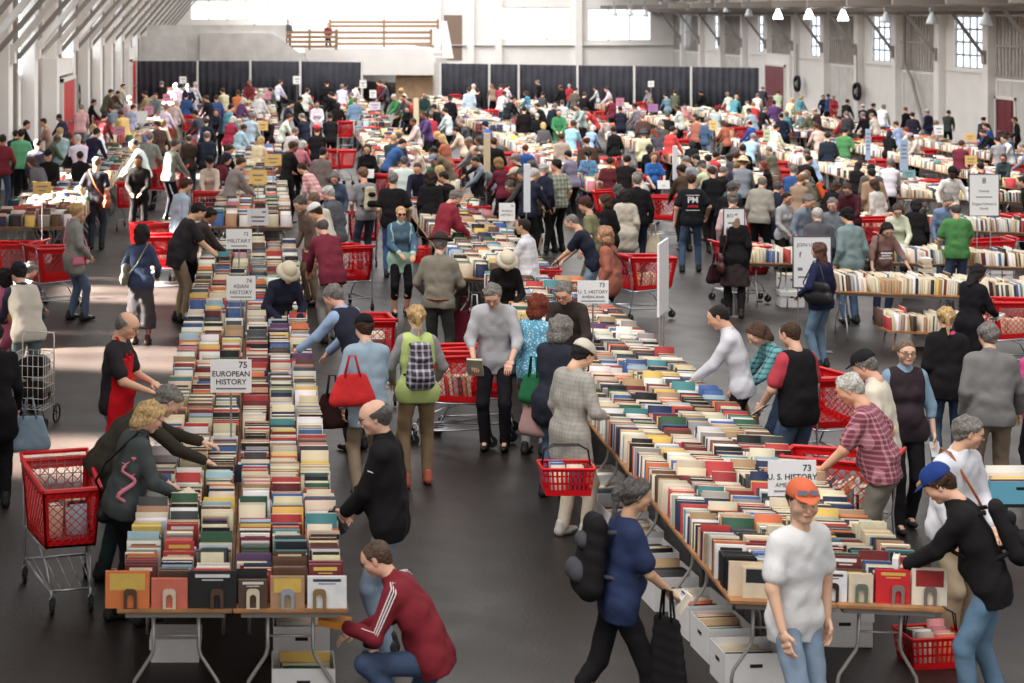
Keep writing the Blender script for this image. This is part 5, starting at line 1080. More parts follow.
dr.tube([pts[-1], pts[-1]+A(0,.05,.02), pts[-1]+A(0,.07,-.02)], [.018,.014,.004], 6)
link('dragon_embroidery', dr.mesh('dragon_embroidery', mat('pink_thread', lin(214,128,146), .8), True), g['o'])
strapbag(g, -1, 'k', 'black shoulder bag worn by the woman in the dragon jacket', z=-.1)
# 6 man leaning over
o, g = person(178, 388, 'grey haired man in dark olive sweater reaching far across the left-hand table', face=-76, top=lin(56,52,42), leg='D', hair='y', style='short', lean=46, hp=46, hy=8, L=(-.02,.86,1.0), R=(.24,.72,.96), feet=((-.12,-.05),(.12,.1)), h=1.8, fat=1.05)
# 7 apron man
o, g = person(131, 312, 'balding grey man in black polo and long red apron holding a book', face=-104, top=lin(52,46,52), leg='J', hair='y', style='bald', sleeve='short', lean=4, hp=22, glasses='y', L=(-.06,.34,1.12), R=(.12,.36,1.08), h=1.8, fat=1.1, e=.028)
F_, U_, p_ = g['F2'], g['U2'], g['p']
piece(g, 'apron', g['torso'](.05, .42), lin(204,26,36), cuts=[(-F_, -(p_@F_)-.015), (A(0,0,-1), -.52), (U_, (g['c1']@U_)+.2)], fold=.003, hres=.014)
st = MB(); st.tube([g['c1']+U_*.18+F_*.13-XA*.06, g['n']+U_*.06-XA*.06, g['n']+U_*.05-F_*.07, g['n']+U_*.06+XA*.06, g['c1']+U_*.18+F_*.13+XA*.06], .012, 6); link('neck_strap', st.mesh('neck_strap', CLOTH, True), g['o'], color=lin(204,26,36))
hold(g, 1, .15, .035, .2, 's', 'brown picture book in the hands of the man in the red apron', tiltx=-.9)
# 8 denim jacket woman
o, g = person(142, 225, 'woman with curly black hair in denim jacket and long grey skirt, seen from behind', face=-12, sex='f', top=lin(58,74,106), leg=lin(78,74,78), low='longskirt', hair='k', style='curly', lean=2, hp=4, skin='b', L=(-.2,.2,1.0), R=(.2,.2,1.0), h=1.62, shoe='s')
strapbag(g, -1, lin(126,120,104), 'tan grey messenger bag on the hip of the woman in denim jacket', z=.12, w=.26, hgt=.17)
# 9 blond woman in grey cardigan
o, g = person(77, 203, 'blond woman in light grey cardigan and jeans with hand at her face', face=-62, sex='f', top=lin(150,148,142), leg=lin(88,106,138), hair='c', style='bun', lean=2, hp=4, L=(-.1,.17,1.44), R=(.2,.18,.98), h=1.72, e=.03, coat=.14, feet=((-.1,0),(.12,.14)))
strapbag(g, 1, 'p', 'small pink and white purse at the side of the blond woman in cardigan', z=-.02, w=.12, hgt=.07)
# 10, left edge group
o, g = person(17, 262, 'man in navy cap and cream and navy vest bending near the left edge carts', face=28, top=lin(54,50,74), leg='S', hair='k', hat='cap', hatc='n', lean=22, hp=30, h=1.72, vest=lin(206,196,180), e=.03, L=(-.15,.4,.9), R=(.1,.4,.8))
o, g = person(3, 268, 'woman in pink hoodie with tan backpack at the left edge', face=30, sex='f', top=lin(214,96,140), leg='p', hair='k', style='bob', lean=12, hp=20, h=1.6, e=.03, coat=.06)
backpack(g, lin(200,136,80), 'small tan leather backpack of the woman in pink', lin(170,110,60), .7)
o, g = person(33, 262, 'man in mottled grey sweater squatting behind the carts at left', face=-40, top=lin(112,104,110), leg='D', hair='y', style='short', lean=30, hp=30, pz=.42, feet=((-.14,.12),(.12,.06)), L=(-.1,.5,.5), R=(.12,.48,.45), h=1.72, glasses='y')
o, g = person(-6, 322, 'person in dark coat cut by the left edge, beside the wire trolley', face=10, top='k', leg='k', hair='k', lean=20, hp=20, coat=.2, h=1.7)
tote(g, (.34,.15,1.0), lin(150,170,188), 'pale blue denim bag hanging over the wire trolley', w=.22, hh=.3)
# 11 the couple by the MILITARY sign
o, g = person(203, 204, 'heavy man in black polo and khaki trousers leaning over the military books', face=-72, top=lin(52,48,52), leg='K', hair='k', style='short', sleeve='short', lean=22, hp=38, glasses='sun', L=(-.05,.52,.98), R=(.16,.5,.92), h=1.82, fat=1.25, e=.03, hem=.18)
person(188, 178, 'brown haired man in light blue shirt behind the heavy man in black polo', face=-60, top=lin(176,202,226), leg='K', hair='s', lean=8, hp=20, h=1.8)
person(213, 208, 'dark person bending behind the black polo man, reaching to the books', face=-60, top=lin(74,66,66), leg='k', hair='k', skin='e', lean=30, hp=30, L=(-.05,.6,.95), R=(.1,.6,.9), h=1.72)
# 12 maroon sweater
person(320, 219, 'balding man in maroon sweater and grey trousers bending, seen from behind', face=22, top=lin(128,34,56), leg=lin(152,148,146), hair='d', style='bald', lean=26, hp=34, L=(-.12,.5,.9), R=(.12,.5,.9), h=1.78, fat=1.1, e=.03, hem=.14)
person(291, 265, 'woman in cream bucket hat and navy jacket reading over the table', face=200, sex='f', top='n', leg='k', hair='d', style='bob', hat='bucket', hatc=lin(214,200,170), lean=24, hp=42, L=(-.14,.36,1.0), R=(.14,.36,1.0), h=1.66, e=.035, coat=.05)
o, g = person(329, 285, 'grey haired man in navy vest and light blue shirt reaching left across the table', face=48, top=lin(150,180,222), leg='n', hair='y', style='short', lean=28, hp=32, L=(-.3,.62,.95), R=(.1,.5,.9), h=1.8, vest=lin(44,46,64), e=.025, fat=1.1)
o, g = person(363, 313, 'person in dark cap and pale denim shirt carrying a red tote bag, seen from behind', face=12, top=lin(150,176,196), leg='K', hair='s', style='short', hat='cap', hatc='k', lean=5, hp=20, R=(.1,.3,1.0), L=(-.24,.02,.9), h=1.7, e=.032, hem=.24, fat=1.1)
tote(g, (-.2,-.18,1.44), lin(212,52,54), 'bright red tote bag on the shoulder of the person in pale denim', w=.26, hh=.26)
tote(g, (-.33,.1,1.2), lin(58,34,34), 'dark brown bag hanging left of the red tote bag', w=.18, hh=.3)
o, g = person(416, 304, 'blond ponytailed woman in neon yellow vest with plaid backpack and khaki trousers', face=4, sex='f', top=lin(150,146,150), leg=lin(150,122,86), hair='c', style='pony', lean=2, hp=8, L=(-.22,.22,1.0), R=(.22,.22,1.0), h=1.74, vest=lin(196,220,110), feet=((-.12,-.04),(.12,.12)), shoe=lin(196,86,62), hem=.1)
backpack(g, lin(62,52,66), 'dark plaid backpack on the woman in the neon yellow vest', lin(62,52,66), 1.0, PLM('plaid_pack', lin(200,196,206), 16))
o, g = person(441, 232, 'man in brown brimmed hat and grey olive shirt standing in the aisle, from behind', face=-18, top=lin(138,130,114), leg=lin(70,72,68), hair='y', hat='fedora', hatc=lin(66,54,48), lean=3, hp=16, R=(.16,.3,1.1), L=(-.2,.2,1.0), h=1.8, fat=1.12, e=.03, hem=.08)
q = MB(); q.tube([(.175*math.cos(t*PI/8), .135*math.sin(t*PI/8), 0) for t in range(16)], .018, 6, closed=True); link('belt', q.mesh('belt', LEATHER), g['o'], M=Matrix.Translation(g['p']+g['U1']*.04), color=lin(120,70,44))
tote(g, (.28,.16,1.0), lin(92,24,38), 'dark red cloth bag hanging beside the man in the brimmed hat', w=.22, hh=.4)
tote(g, (.38,.36,1.0), 'w', 'white plastic bag right of the dark red cloth bag', w=.14, hh=.3)
o, g = person(401, 206, 'woman with cropped blond hair and sunglasses in denim jacket and mint top', face=185, sex='f', top=lin(166,208,186), leg='k', low='capri', hair='c', style='crop', glasses='sun', lean=1, hp=6, L=(-.16,.3,1.02), R=(.06,.28,1.04), h=1.66, vest=lin(80,108,132), vhem=-.1, hem=.26, e=.03)
arm = []
for a, b, c in g['arms']: arm += [seg(a, b, .072, .06), seg(b, b+(c-b)*.75, .06, .052)]
piece(g, 'jacket_sleeves', arm, lin(80,108,132))
o, g = person(492, 286, 'grey haired man in pale grey shirt and black trousers looking down beside the carts', face=165, top=lin(188,186,192), leg=lin(34,32,38), hair='y', style='short', lean=10, hp=36, L=(-.2,.3,.98), R=(.18,.3,.98), h=1.82, sleeve='half', e=.035, hem=.16)
hold(g, 1, .16, .03, .22, lin(200,196,176), 'pale paper book in the hand of the man in pale grey shirt')
person(508, 254, 'person in cream bucket hat and black top looking down among the books', face=180, sex='f', top='k', leg='k', hair='s', style='bob', hat='bucket', hatc=lin(220,208,180), lean=16, hp=44, L=(-.1,.3,1.0), R=(.1,.3,1.0), h=1.66)
o, g = person(563, 317, 'person with curly grey hair in dark navy blazer and jeans facing the right-hand table', face=-38, sex='f', top=lin(46,48,62), leg=lin(80,104,134), hair='y', style='curly', lean=8, hp=22, L=(-.02,.36,1.0), R=(.2,.3,1.0), h=1.72, coat=.12, e=.035)
tote(g, (-.24,.02,1.36), lin(44,110,72), 'green and dark red shoulder bag of the person in the navy blazer', w=.16, hh=.24)
tote(g, (-.25,.04,1.05), lin(176,140,136), 'dusty pink cloth bag below the green bag', w=.16, hh=.26)
person(539, 295, 'woman with curly red hair in turquoise printed top', face=-30, sex='f', top=lin(74,164,200), leg='y', hair='R', style='curly', lean=6, hp=16, h=1.66, topmat=PLM('print_turquoise', lin(190,226,240), 40, 'blotch'))
person(562, 283, 'man with glasses and grey hair in dark sweater opposite the curly red haired woman', face=150, top=lin(60,52,50), leg='k', hair='y', glasses='y', lean=18, hp=32, h=1.78, L=(-.2,.4,1.0), R=(.1,.4,1.0))
o, g = person(589, 340, 'man in pale grey checked blazer and cap carrying a red hand basket', face=-58, top=lin(170,164,154), leg=lin(206,190,166), hair='k', hat='cap', hatc=lin(206,198,178), lean=6, hp=34, L=(-.2,.12,.92), R=(.14,.26,1.1), h=1.74, coat=.2, e=.032, feet=((-.1,0),(.1,.1)), shoe=lin(190,184,176), topmat=PLM('check_blazer', lin(150,146,140), 26))
GREYBLAZER = g
person(523, 218, 'dark haired man in white checked shirt at the world history tables', face=62, top=lin(224,222,228), leg='j', hair='k', style='crop', skin='b', lean=6, hp=4, L=(-.1,.4,1.0), R=(.1,.3,.95), h=1.76, fat=1.1, e=.03, topmat=PLM('white_check', lin(196,196,206), 14))
o, g = person(604, 227, 'woman with curly ginger blond hair in rust coloured top, facing left', face=58, sex='f', top=lin(176,98,72), leg='k', hair=lin(196,140,96), style='curly', lean=6, hp=8, h=1.66, fat=1.25, e=.035, coat=.08)
strapbag(g, 1, 'k', 'black cross body bag of the woman in the rust top', z=.05, fwd=.1)
person(568, 215, 'grey haired man in navy T-shirt and jeans leaning left over the table', face=66, top=lin(36,40,60), leg='J', hair='y', style='crop', sleeve='short', lean=24, hp=34, L=(-.08,.55,.92), R=(.1,.5,.9), h=1.76)
person(583, 196, 'man in maroon cap and olive T-shirt facing left', face=62, top=lin(126,126,84), leg='G', hair='s', hat='cap', hatc=lin(86,46,44), sleeve='short', lean=8, hp=18, h=1.76, fat=1.1)
o, g = person(604, 194, 'woman with brown bob and black jacket facing left between the olive and cream backs', face=50, sex='f', top='k', leg='k', hair='s', style='bob', lean=4, hp=12, h=1.68, coat=.06, e=.034)
person(625, 189, 'dark haired woman in cream coat seen from behind', face=-6, sex='f', top=lin(202,190,172), leg='b', hair='k', style='bob', lean=2, hp=14, h=1.66, coat=.22, e=.035)
o, g = person(637, 174, 'grey haired man in black hoodie holding a cream bag, from behind', face=-8, top='k', leg='n', hair='y', style='crop', lean=3, hp=10, h=1.8, e=.034, L=(-.22,.0,1.0), R=(.26,.06,.86), fat=1.1)
tote(g, (.3,.08,.86), lin(214,200,172), 'cream canvas bag held by the man in the black hoodie', w=.14, hh=.36)
o, g = person(692, 173, 'tall man in black T-shirt with white PM print and blue jeans, from behind', face=-4, top=lin(34,36,42), leg=lin(70,96,130), hair='s', style='crop', sleeve='short', lean=2, hp=2, hy=-30, h=1.84, fat=1.1, e=.03, L=(-.3,.05,.9), R=(.3,.16,1.0), feet=((-.17,.0),(.15,.16)))
bk = g['c1']-g['F2']*.142+g['U2']*.14
RZ = Matrix.Rotation(PI/2, 4, 'X')
e_ = text('PM', .15, Matrix.Translation(bk) @ RZ, g['o'], SIGNW, 'shirt_print', .004)
q = MB(); [q.box(x0, x0+.03, -.004, .0, -.13, -.085) for x0 in (-.09,-.052,-.014,.024,.062)]; link('print_dash', q.mesh('print_dash', mat('print_red', lin(196,40,60), .6)), g['o'], M=Matrix.Translation(bk+A(0,.004,0)))
q = MB(); q.box(-.12,.12,-.003,.0,.085,.095); q.box(-.12,.12,.0,.004,-.185,-.175); link('print_bar', q.mesh('print_bar', SIGNW), g['o'], M=Matrix.Translation(bk))
o, g = person(735, 206, 'long haired blond woman in black dress and boots with bags, walking away', face=-10, sex='f', top='k', leg=lin(60,46,48), low='skirt', hair=lin(160,120,86), style='long', lean=3, hp=6, h=1.74, coat=.12, shoe='k', feet=((-.1,.05),(.08,-.1)))
for s, (a, b, c) in zip((-1,1), g['legs']): piece(g, 'boot', [seg(b+(c-b)*.0, b+(c-b)*.4, .064, .068), seg(b+(c-b)*.4, c, .068, .055)], 'k')
strapbag(g, -1, lin(70,34,38), 'dark red and black shoulder bag of the blond woman in black', z=-.08, w=.26, hgt=.18, cross=False)
tote(g, (-.3,.1,1.0), lin(54,30,36), 'dark maroon coat bag held left of the blond woman in black', w=.2, hh=.25, ang=.6)
person(714, 305, 'young dark haired man in white shirt leaning left beyond the right-hand table', face=70, top=lin(214,214,224), leg='k', hair='k', style='crop', lean=14, hp=26, h=1.8, L=(-.1,.45,.98), R=(.1,.42,.98), e=.028)
o, g = person(751, 325, 'woman with brown hair in teal and black plaid shirt bending over the right-hand table', face=96, sex='f', top=lin(96,176,182), leg='j', hair=lin(92,62,44), style='bob', lean=24, hp=40, h=1.68, L=(-.06,.5,.98), R=(.12,.5,.98), topmat=PLM('teal_plaid', lin(28,40,48), 18))
tote(g, (.02,.46,1.06), lin(170,136,108), 'tan bag on the table in front of the teal plaid woman', w=.2, hh=.2)
o, g = person(788, 321, 'balding man in black fleece vest over red T-shirt, jeans, from behind', face=28, top=lin(196,44,66), leg=lin(72,92,118), hair='s', style='crop', sleeve='short', lean=4, hp=18, h=1.8, vest='k', fat=1.18, e=.03, L=(-.22,.25,.98), R=(.26,.2,.95))
flat(g, -1, .2, .26, 'w', 'white sheet of paper held by the man in the black vest', rot=(.9,0,.4))
o, g = person(819, 242, 'long haired woman in navy sweater and jeans with black handbag reading the notice board', face=38, sex='f', top=lin(38,42,78), leg=lin(98,128,154), hair=lin(110,66,50), style='long', lean=1, hp=2, h=1.7, L=(-.2,.22,1.04), R=(.22,.02,.9), e=.03, glasses=None)
strapbag(g, -1, 'k', 'shiny black handbag of the woman in the navy sweater', z=.16, w=.27, hgt=.17, cross=False, fwd=-.1)
o, g = person(846, 207, 'man in black cap and grey teal sweatshirt, jeans, standing behind the notice board', face=18, top=lin(122,146,148), leg=lin(70,96,130), hair='k', hat='cap', hatc='k', lean=4, hp=16, h=1.8, fat=1.08, e=.034, hem=.14)
o, g = person(889, 224, 'dark haired woman in mauve brown printed T-shirt leaning on the crossways table', face=184, sex='f', top=lin(148,108,100), leg=lin(60,80,112), hair='k', style='long', lean=18, hp=38, h=1.66, fat=1.3, e=.03, L=(-.34,.34,.95), R=(.3,.34,.95), sleeve='half')
strapbag(g, 1, 'k', 'black shoulder bag of the woman in the mauve shirt', cross=False)
for dz_, w_ in ((.1,.1),(.05,.08),(.0,.11)):
    q = MB(); q.box(-w_, w_, -.004, .004, -.012, .012); link('print_line', q.mesh('print_line', SIGNW), g['o'], M=Matrix.Translation(g['c1']+g['F2']*.178+g['U2']*dz_))
person(955, 202, 'bald man in bright green T-shirt and blue jeans, from behind', face=-4, top=lin(70,138,66), leg=lin(66,82,108), hair='d', style='bald', sleeve='short', lean=2, hp=14, h=1.8, fat=1.15, e=.034, L=(-.22,.25,.98), R=(.22,.25,.98), hem=.1)
o, g = person(980, 264, 'woman with long black hair in black coat reading at the right side', face=-62, sex='f', top=lin(32,28,34), leg='k', hair='k', style='long', lean=8, hp=24, h=1.66, coat=.3, e=.035, L=(-.06,.34,1.08), R=(.12,.36,1.06))
hold(g, 1, .12, .03, .18, 'w', 'pale book held by the woman with long black hair', tiltx=-1.2)
o, g = person(857, 350, 'man in black cap with tan brim and cream shirt, facing left', face=58, top=lin(222,212,190), leg='K', hair='y', hat='cap', hatc=lin(34,34,38), lean=8, hp=30, h=1.76, fat=1.1, e=.03)
o, g = person(844, 374, 'white haired man in maroon checked shirt leaning on the right-hand table', face=60, top=lin(130,52,72), leg=lin(124,118,106), hair='w', style='short', sleeve='short', lean=17, hp=28, h=1.8, fat=1.22, e=.032, L=(-.16,.42,.96), R=(.3,.1,1.0), topmat=PLM('maroon_check', lin(206,150,160), 24), hem=.06)
o, g = person(906, 339, 'woman with glasses and short hair in dark vest over light blue shirt walking to camera', face=178, sex='f', top=lin(128,162,190), leg='k', hair=lin(124,98,76), style='crop', glasses='y', lean=1, hp=2, h=1.74, vest=lin(56,44,52), L=(-.26,.06,.88), R=(.24,.1,.9), sleeve='half', feet=((-.08,-.1),(.1,.16)), fat=1.08, e=.03, hem=.04)
flat(g, -1, .1, .14, 'w', 'crumpled white paper in the hand of the woman in the dark vest', rot=(.3,0,.3), dz=-.05)
o, g = person(946, 306, 'blond person in black hoodie with pink collar and jeans, from behind', face=-14, sex='f', top='k', leg=lin(64,90,122), hair='c', style='pony', lean=6, hp=10, h=1.74, fat=1.2, e=.034, hem=.14)
piece(g, 'collar', [seg(g['n']-g['X2']*.02, g['n']+g['X2']*.02+A(0,0,.02), .078, None, A(0,0,1), .6)], lin(222,84,130))
person(988, 322, 'grey haired man in grey sweater and khaki trousers, from behind', face=-10, top=lin(122,120,120), leg=lin(134,114,92), hair='y', style='short', lean=5, hp=14, h=1.84, fat=1.18, e=.034, R=(.3,.22,.9), hem=.1)
o, g = person(971, 416, 'grey haired man with glasses in white shirt and brown shoulder strap looking right', face=-150, top=lin(222,222,232), leg='K', hair='y', style='short', glasses='y', lean=8, hp=14, hy=52, h=1.76, fat=1.1, e=.034, L=(-.14,.26,.98), R=(.2,.2,.9))
strapbag(g, -1, lin(160,88,44), 'brown leather satchel strap of the man in the white shirt', z=-.05)
o, g = person(926, 465, 'man in blue and gold cap and black hoodie picking books at the table end', face=66, top='k', leg=lin(92,128,158), hair='s', hat='cap', hatc=lin(28,62,138), lean=22, hp=38, h=1.74, fat=1.1, e=.034, L=(-.04,.5,1.0), R=(.14,.44,1.0), feet=((-.1,.08),(.13,-.12)), hem=.14)
backpack(g, 'k', 'black backpack on the man in the blue and gold cap', 'k', .95)
piece(g, 'cap_patch', [seg((np.array(g['Mh'])[:3,:3]@A(-.03,.075,.075))+g['hc'], (np.array(g['Mh'])[:3,:3]@A(.03,.12,.055))+g['hc'], .022)], lin(214,178,110))
hold(g, -1, .15, .04, .2, 'w', 'upright black and white book in the hands of the man with blue and gold cap', tiltx=0)
o, g = person(1034, 330, 'person in pink jacket cut by the right edge', face=0, sex='f', top=lin(206,60,130), leg='k', hair='k', style='bob', h=1.66)
# 50 and on: the middle ground
H2 = [(898,205,"woman with glasses in pale yellow green shirt behind the mauve shirted woman",dict(face=165,sex='f',top=lin(214,220,190),leg='k',hair=lin(90,70,58),style='bob',lean=12,hp=34,glasses='y',L=(-.14,.34,1.),R=(.14,.34,1.),h=1.66)),
(916,199,"person with dark hair, black top and beige backpack behind the pale yellow shirt",dict(face=-20,sex='f',top='k',leg='k',hair='k',style='bob',lean=14,hp=24,h=1.64)),
(953,167,"man in black cap, white jacket and yellow shirt reaching over books at right",dict(face=172,top=lin(232,228,222),leg='K',hair='k',hat='beanie',hatc='k',skin='f',lean=12,hp=24,L=(-.36,.3,1.),R=(.3,.3,1.),vest=None,h=1.78)),
(949,196,"grey haired man in light blue checked shirt facing the green shirted man",dict(face=175,top=lin(120,150,190),leg='j',hair='y',lean=14,hp=30,h=1.76)),
(811,195,"grey haired man in blue grey short sleeved shirt beside the red carts",dict(face=-140,top=lin(126,140,160),leg='j',hair='y',sleeve='half',lean=10,hp=26,h=1.78,fat=1.1)),
(817,207,"silver haired man in dark grey shirt with back to camera above the notice board",dict(face=-6,top=lin(90,88,96),leg='k',hair='w',style='crop',lean=8,hp=14,h=1.76,fat=1.1,e=.032)),
(788,192,"dark haired woman in light grey cardigan behind the red carts",dict(face=-150,sex='f',top=lin(170,168,170),leg='k',hair='k',style='crop',lean=3,hp=14,h=1.66,skin='b',L=(-.1,.28,1.05),R=(.16,.26,1.))),
(779,182,"grey haired person in long navy coat bending away to the right",dict(face=-40,top='n',leg='k',hair='d',lean=28,hp=30,coat=.25,h=1.74)),
(763,176,"balding man in light grey olive jacket next to the navy coat",dict(face=-30,top=lin(160,154,140),leg='k',hair='y',style='bald',lean=16,hp=24,h=1.8,fat=1.1,e=.035)),
(801,172,"balding man in olive jacket carrying the orange and black backpack",dict(face=50,top=lin(112,108,88),leg='K',hair='y',style='bald',lean=24,hp=28,h=1.78,e=.034,bag=(lin(206,88,48),'orange and black backpack on the balding man in olive jacket','k',.95))),
(832,198,"grey haired man behind the red bordered sheet near the black cap",dict(face=150,top=lin(120,130,140),leg='k',hair='y',lean=5,hp=20,h=1.74)),
(846,184,"brown haired young man in maroon sweater looking down",dict(face=140,top=lin(86,34,46),leg='k',hair=lin(84,60,48),lean=14,hp=36,h=1.74,L=(-.1,.36,1.),R=(.14,.36,1.))),
(873,179,"woman with brown hair in white blouse seen from behind, right centre",dict(face=30,sex='f',top=lin(216,208,204),leg='j',hair=lin(80,50,42),style='bob',lean=6,hp=14,h=1.66)),
(871,163,"dark haired man in grey brown jacket standing behind the white blouse",dict(face=-10,top=lin(102,92,86),leg='k',hair='k',style='crop',lean=4,hp=10,h=1.78,e=.035)),
(838,182,"person with black hair and black top crouched left of the maroon sweater",dict(face=-60,sex='f',top='k',leg='k',hair='s',style='bob',lean=30,hp=30,h=1.64)),
(362,167,"brown haired man in grey T-shirt wearing cream and black backpack in the aisle",dict(face=24,top=lin(140,138,142),leg=lin(54,62,84),hair=lin(140,96,66),style='short',sleeve='short',lean=5,hp=14,h=1.82,L=(-.16,.2,.96),R=(.2,.2,.9),bag=(lin(196,186,160),'cream and black backpack on the man in grey T-shirt','k',.95))),
(334,173,"grey haired woman in denim shirt facing the camera in the aisle",dict(face=165,sex='f',top=lin(76,96,126),leg='j',hair='y',style='bob',lean=8,hp=34,h=1.64)),
(326,186,"grey haired man in dark grey jacket facing left, left of the grey T-shirt man",dict(face=60,top=lin(92,94,100),leg='k',hair='w',lean=10,hp=22,h=1.78,e=.035)),
(312,193,"brown haired person in cream top beside the white cap wearer",dict(face=40,top=lin(216,206,190),leg='K',hair=lin(130,98,72),lean=12,hp=28,h=1.72)),
(297,197,"dark grey haired man in taupe jacket picking books beside the white cap",dict(face=120,top=lin(120,102,90),leg='K',hair='d',lean=16,hp=34,h=1.76,e=.034)),
(311,203,"man in white cap and cream shirt behind the maroon sweater",dict(face=70,top=lin(206,200,180),leg='K',hair='s',hat='cap',hatc='w',lean=20,hp=30,h=1.76)),
(393,172,"grey haired man in black T-shirt and blue jeans, from behind, centre aisle",dict(face=-8,top='k',leg=lin(62,92,140),hair='y',style='short',sleeve='short',lean=5,hp=6,h=1.82,fat=1.15,e=.032,R=(.26,.2,1.))),
(431,171,"woman with curly dark hair in long black tunic, from behind, centre aisle",dict(face=-10,sex='f',top='k',leg='k',hair=lin(60,36,32),style='curly',lean=5,hp=10,h=1.72,coat=.3,e=.035,fat=1.15)),
(459,191,"grey haired man in crimson jacket leaning right at the world history tables",dict(face=-64,top=lin(150,30,52),leg=lin(80,96,140),hair='y',style='short',lean=18,hp=38,h=1.78,e=.036,L=(-.1,.44,1.),R=(.14,.4,1.))),
(443,174,"dark haired woman in black top at the table right of the long black tunic",dict(face=-30,sex='f',top='k',leg='k',hair='k',style='bun',lean=10,hp=20,h=1.64)),
(521,167,"bearded man in grey cap and dark brown jacket facing left by the blue banner",dict(face=74,top=lin(62,52,50),leg='k',hair='y',hat='cap',hatc='d',lean=14,hp=16,h=1.78,e=.036,fat=1.1)),
(507,181,"person with dark grey hair bending low beside the bearded man in grey cap",dict(face=100,top='k',leg='k',hair='d',lean=40,hp=40,h=1.7)),
(534,171,"brown haired woman in black sleeveless dress with handbag right of the blue banner",dict(face=-20,sex='f',top='k',leg='k',low='skirt',hair=lin(70,40,36),style='bun',sleeve='none',lean=4,hp=14,h=1.66)),
(544,163,"man in navy shirt and black trousers behind the sleeveless dress",dict(face=-30,top='n',leg='k',hair='w',lean=6,hp=20,h=1.78)),
(556,159,"dark haired man in green and cream plaid shirt and black trousers, profile left",dict(face=30,top=lin(120,136,132),leg='k',hair='k',style='short',sleeve='short',lean=2,hp=6,hy=30,h=1.84,fat=1.1,topmat=PLM('green_plaid', lin(206,200,160), 12),glasses='y')),
(97,156,"blond man in black T-shirt and dark jeans with orange shoulder bag, left aisle",dict(face=-8,top=lin(36,36,44),leg=lin(60,66,82),hair=lin(150,116,90),style='crop',sleeve='short',lean=2,hp=8,h=1.78,L=(-.24,.05,.95),sb=(1,lin(170,82,56),'orange leather bag of the blond man in black T-shirt'))),
(30,157,"woman in grey hoodie bending left behind the yellow sign",dict(face=60,sex='f',top=lin(104,102,110),leg='k',hair=lin(80,56,50),style='long',lean=26,hp=30,h=1.66,e=.034)),
(1020,176,"dark haired man in black at the far right edge by the red cart",dict(face=70,top='k',leg='k',hair='k',style='crop',lean=6,hp=16,h=1.78)),
(737,180,"grey haired woman in dark teal jacket bending in the crowd right of the PM shirt",dict(face=-50,sex='f',top=lin(46,96,96),leg='k',hair='y',style='bob',lean=20,hp=26,h=1.66)),
(733,192,"man in white and red patterned shirt and grey cap right of the PM shirt",dict(face=-20,top=lin(216,180,180),leg='k',hair='y',hat='cap',hatc=lin(110,96,84),lean=14,hp=20,h=1.74)),
(732,182,"grey haired person in black looking down just right of the PM shirt",dict(face=-30,top='k',leg='k',hair='d',lean=10,hp=20,h=1.78)),
(617,184,"dark grey haired woman in black coat left of the black hoodie",dict(face=20,sex='f',top='k',leg='k',hair='d',style='bob',lean=8,hp=16,h=1.66,coat=.2)),
(610,157,"boy with brown hair in maroon T-shirt left of the checked grey top",dict(face=-20,top=lin(112,38,50),leg='k',hair='s',sleeve='short',lean=4,hp=16,h=1.6)),
(654,152,"brown haired woman in bright blue top holding white papers, facing the camera",dict(face=178,sex='f',top=lin(28,104,190),leg='k',hair=lin(120,76,60),style='bob',sleeve='short',lean=2,hp=10,h=1.66,fat=1.15,L=(-.2,.3,1.05),R=(.08,.3,1.0),paper=1)),
(588,149,"woman with dark hair and blue floral blouse seen from behind",dict(face=-4,sex='f',top=lin(60,150,200),leg='j',hair='k',style='pony',sleeve='short',lean=2,hp=10,h=1.64,topmat=PLM('floral', lin(140,40,70), 14, 'blotch'))),
(367,144,"dark haired woman in black shirt holding up a white paper, centre aisle",dict(face=170,sex='f',top='k',leg='k',hair=lin(70,54,46),style='bob',lean=2,hp=14,h=1.68,L=(-.1,.3,1.12),R=(.12,.26,1.0),paper=1)),
(324,147,"dark haired man in taupe sweater, from behind, left centre aisle",dict(face=-30,top=lin(120,104,100),leg='K',hair='k',style='crop',lean=8,hp=16,h=1.78,e=.034,fat=1.15)),
(300,163,"woman in pink and white plaid shirt bending left",dict(face=60,sex='f',top=lin(214,130,130),leg='k',hair='s',style='short',lean=30,hp=30,h=1.66,fat=1.2,topmat=PLM('pink_plaid', lin(240,214,210), 12))),
(469,87,"man in pale blue shirt and jeans standing in the far aisle, from behind",dict(face=0,top=lin(176,200,222),leg=lin(62,96,134),hair='s',style='crop',lean=1,hp=4,h=1.82,fat=1.1,e=.034)),
(450,95,"person in black jacket and jeans left of the pale blue shirt, far aisle",dict(face=0,top=lin(34,30,40),leg='j',hair='d',hat='cap',hatc='n',lean=4,hp=8,h=1.72,e=.036,fat=1.1)),
(514,96,"dark haired man in black shirt and cream trousers leaning right, far aisle",dict(face=-62,top=lin(38,40,48),leg=lin(214,198,172),hair='k',style='crop',lean=18,hp=26,h=1.8,L=(-.1,.5,.98),R=(.12,.5,.95))),
]
for u, v, lb, kw in H2:
    bag = kw.pop('bag', None); sb = kw.pop('sb', None); pp = kw.pop('paper', None)
    o, g = person(u, v, lb, **kw)
    if bag: backpack(g, bag[0], bag[1], bag[2], bag[3])
    if sb: strapbag(g, sb[0], sb[1], sb[2], z=.0, w=.22, hgt=.16)
    if pp: flat(g, -1, .3, .22, 'w', 'white papers held by the '+' '.join(lb.split()[:8]), rot=(.4,.4,0))
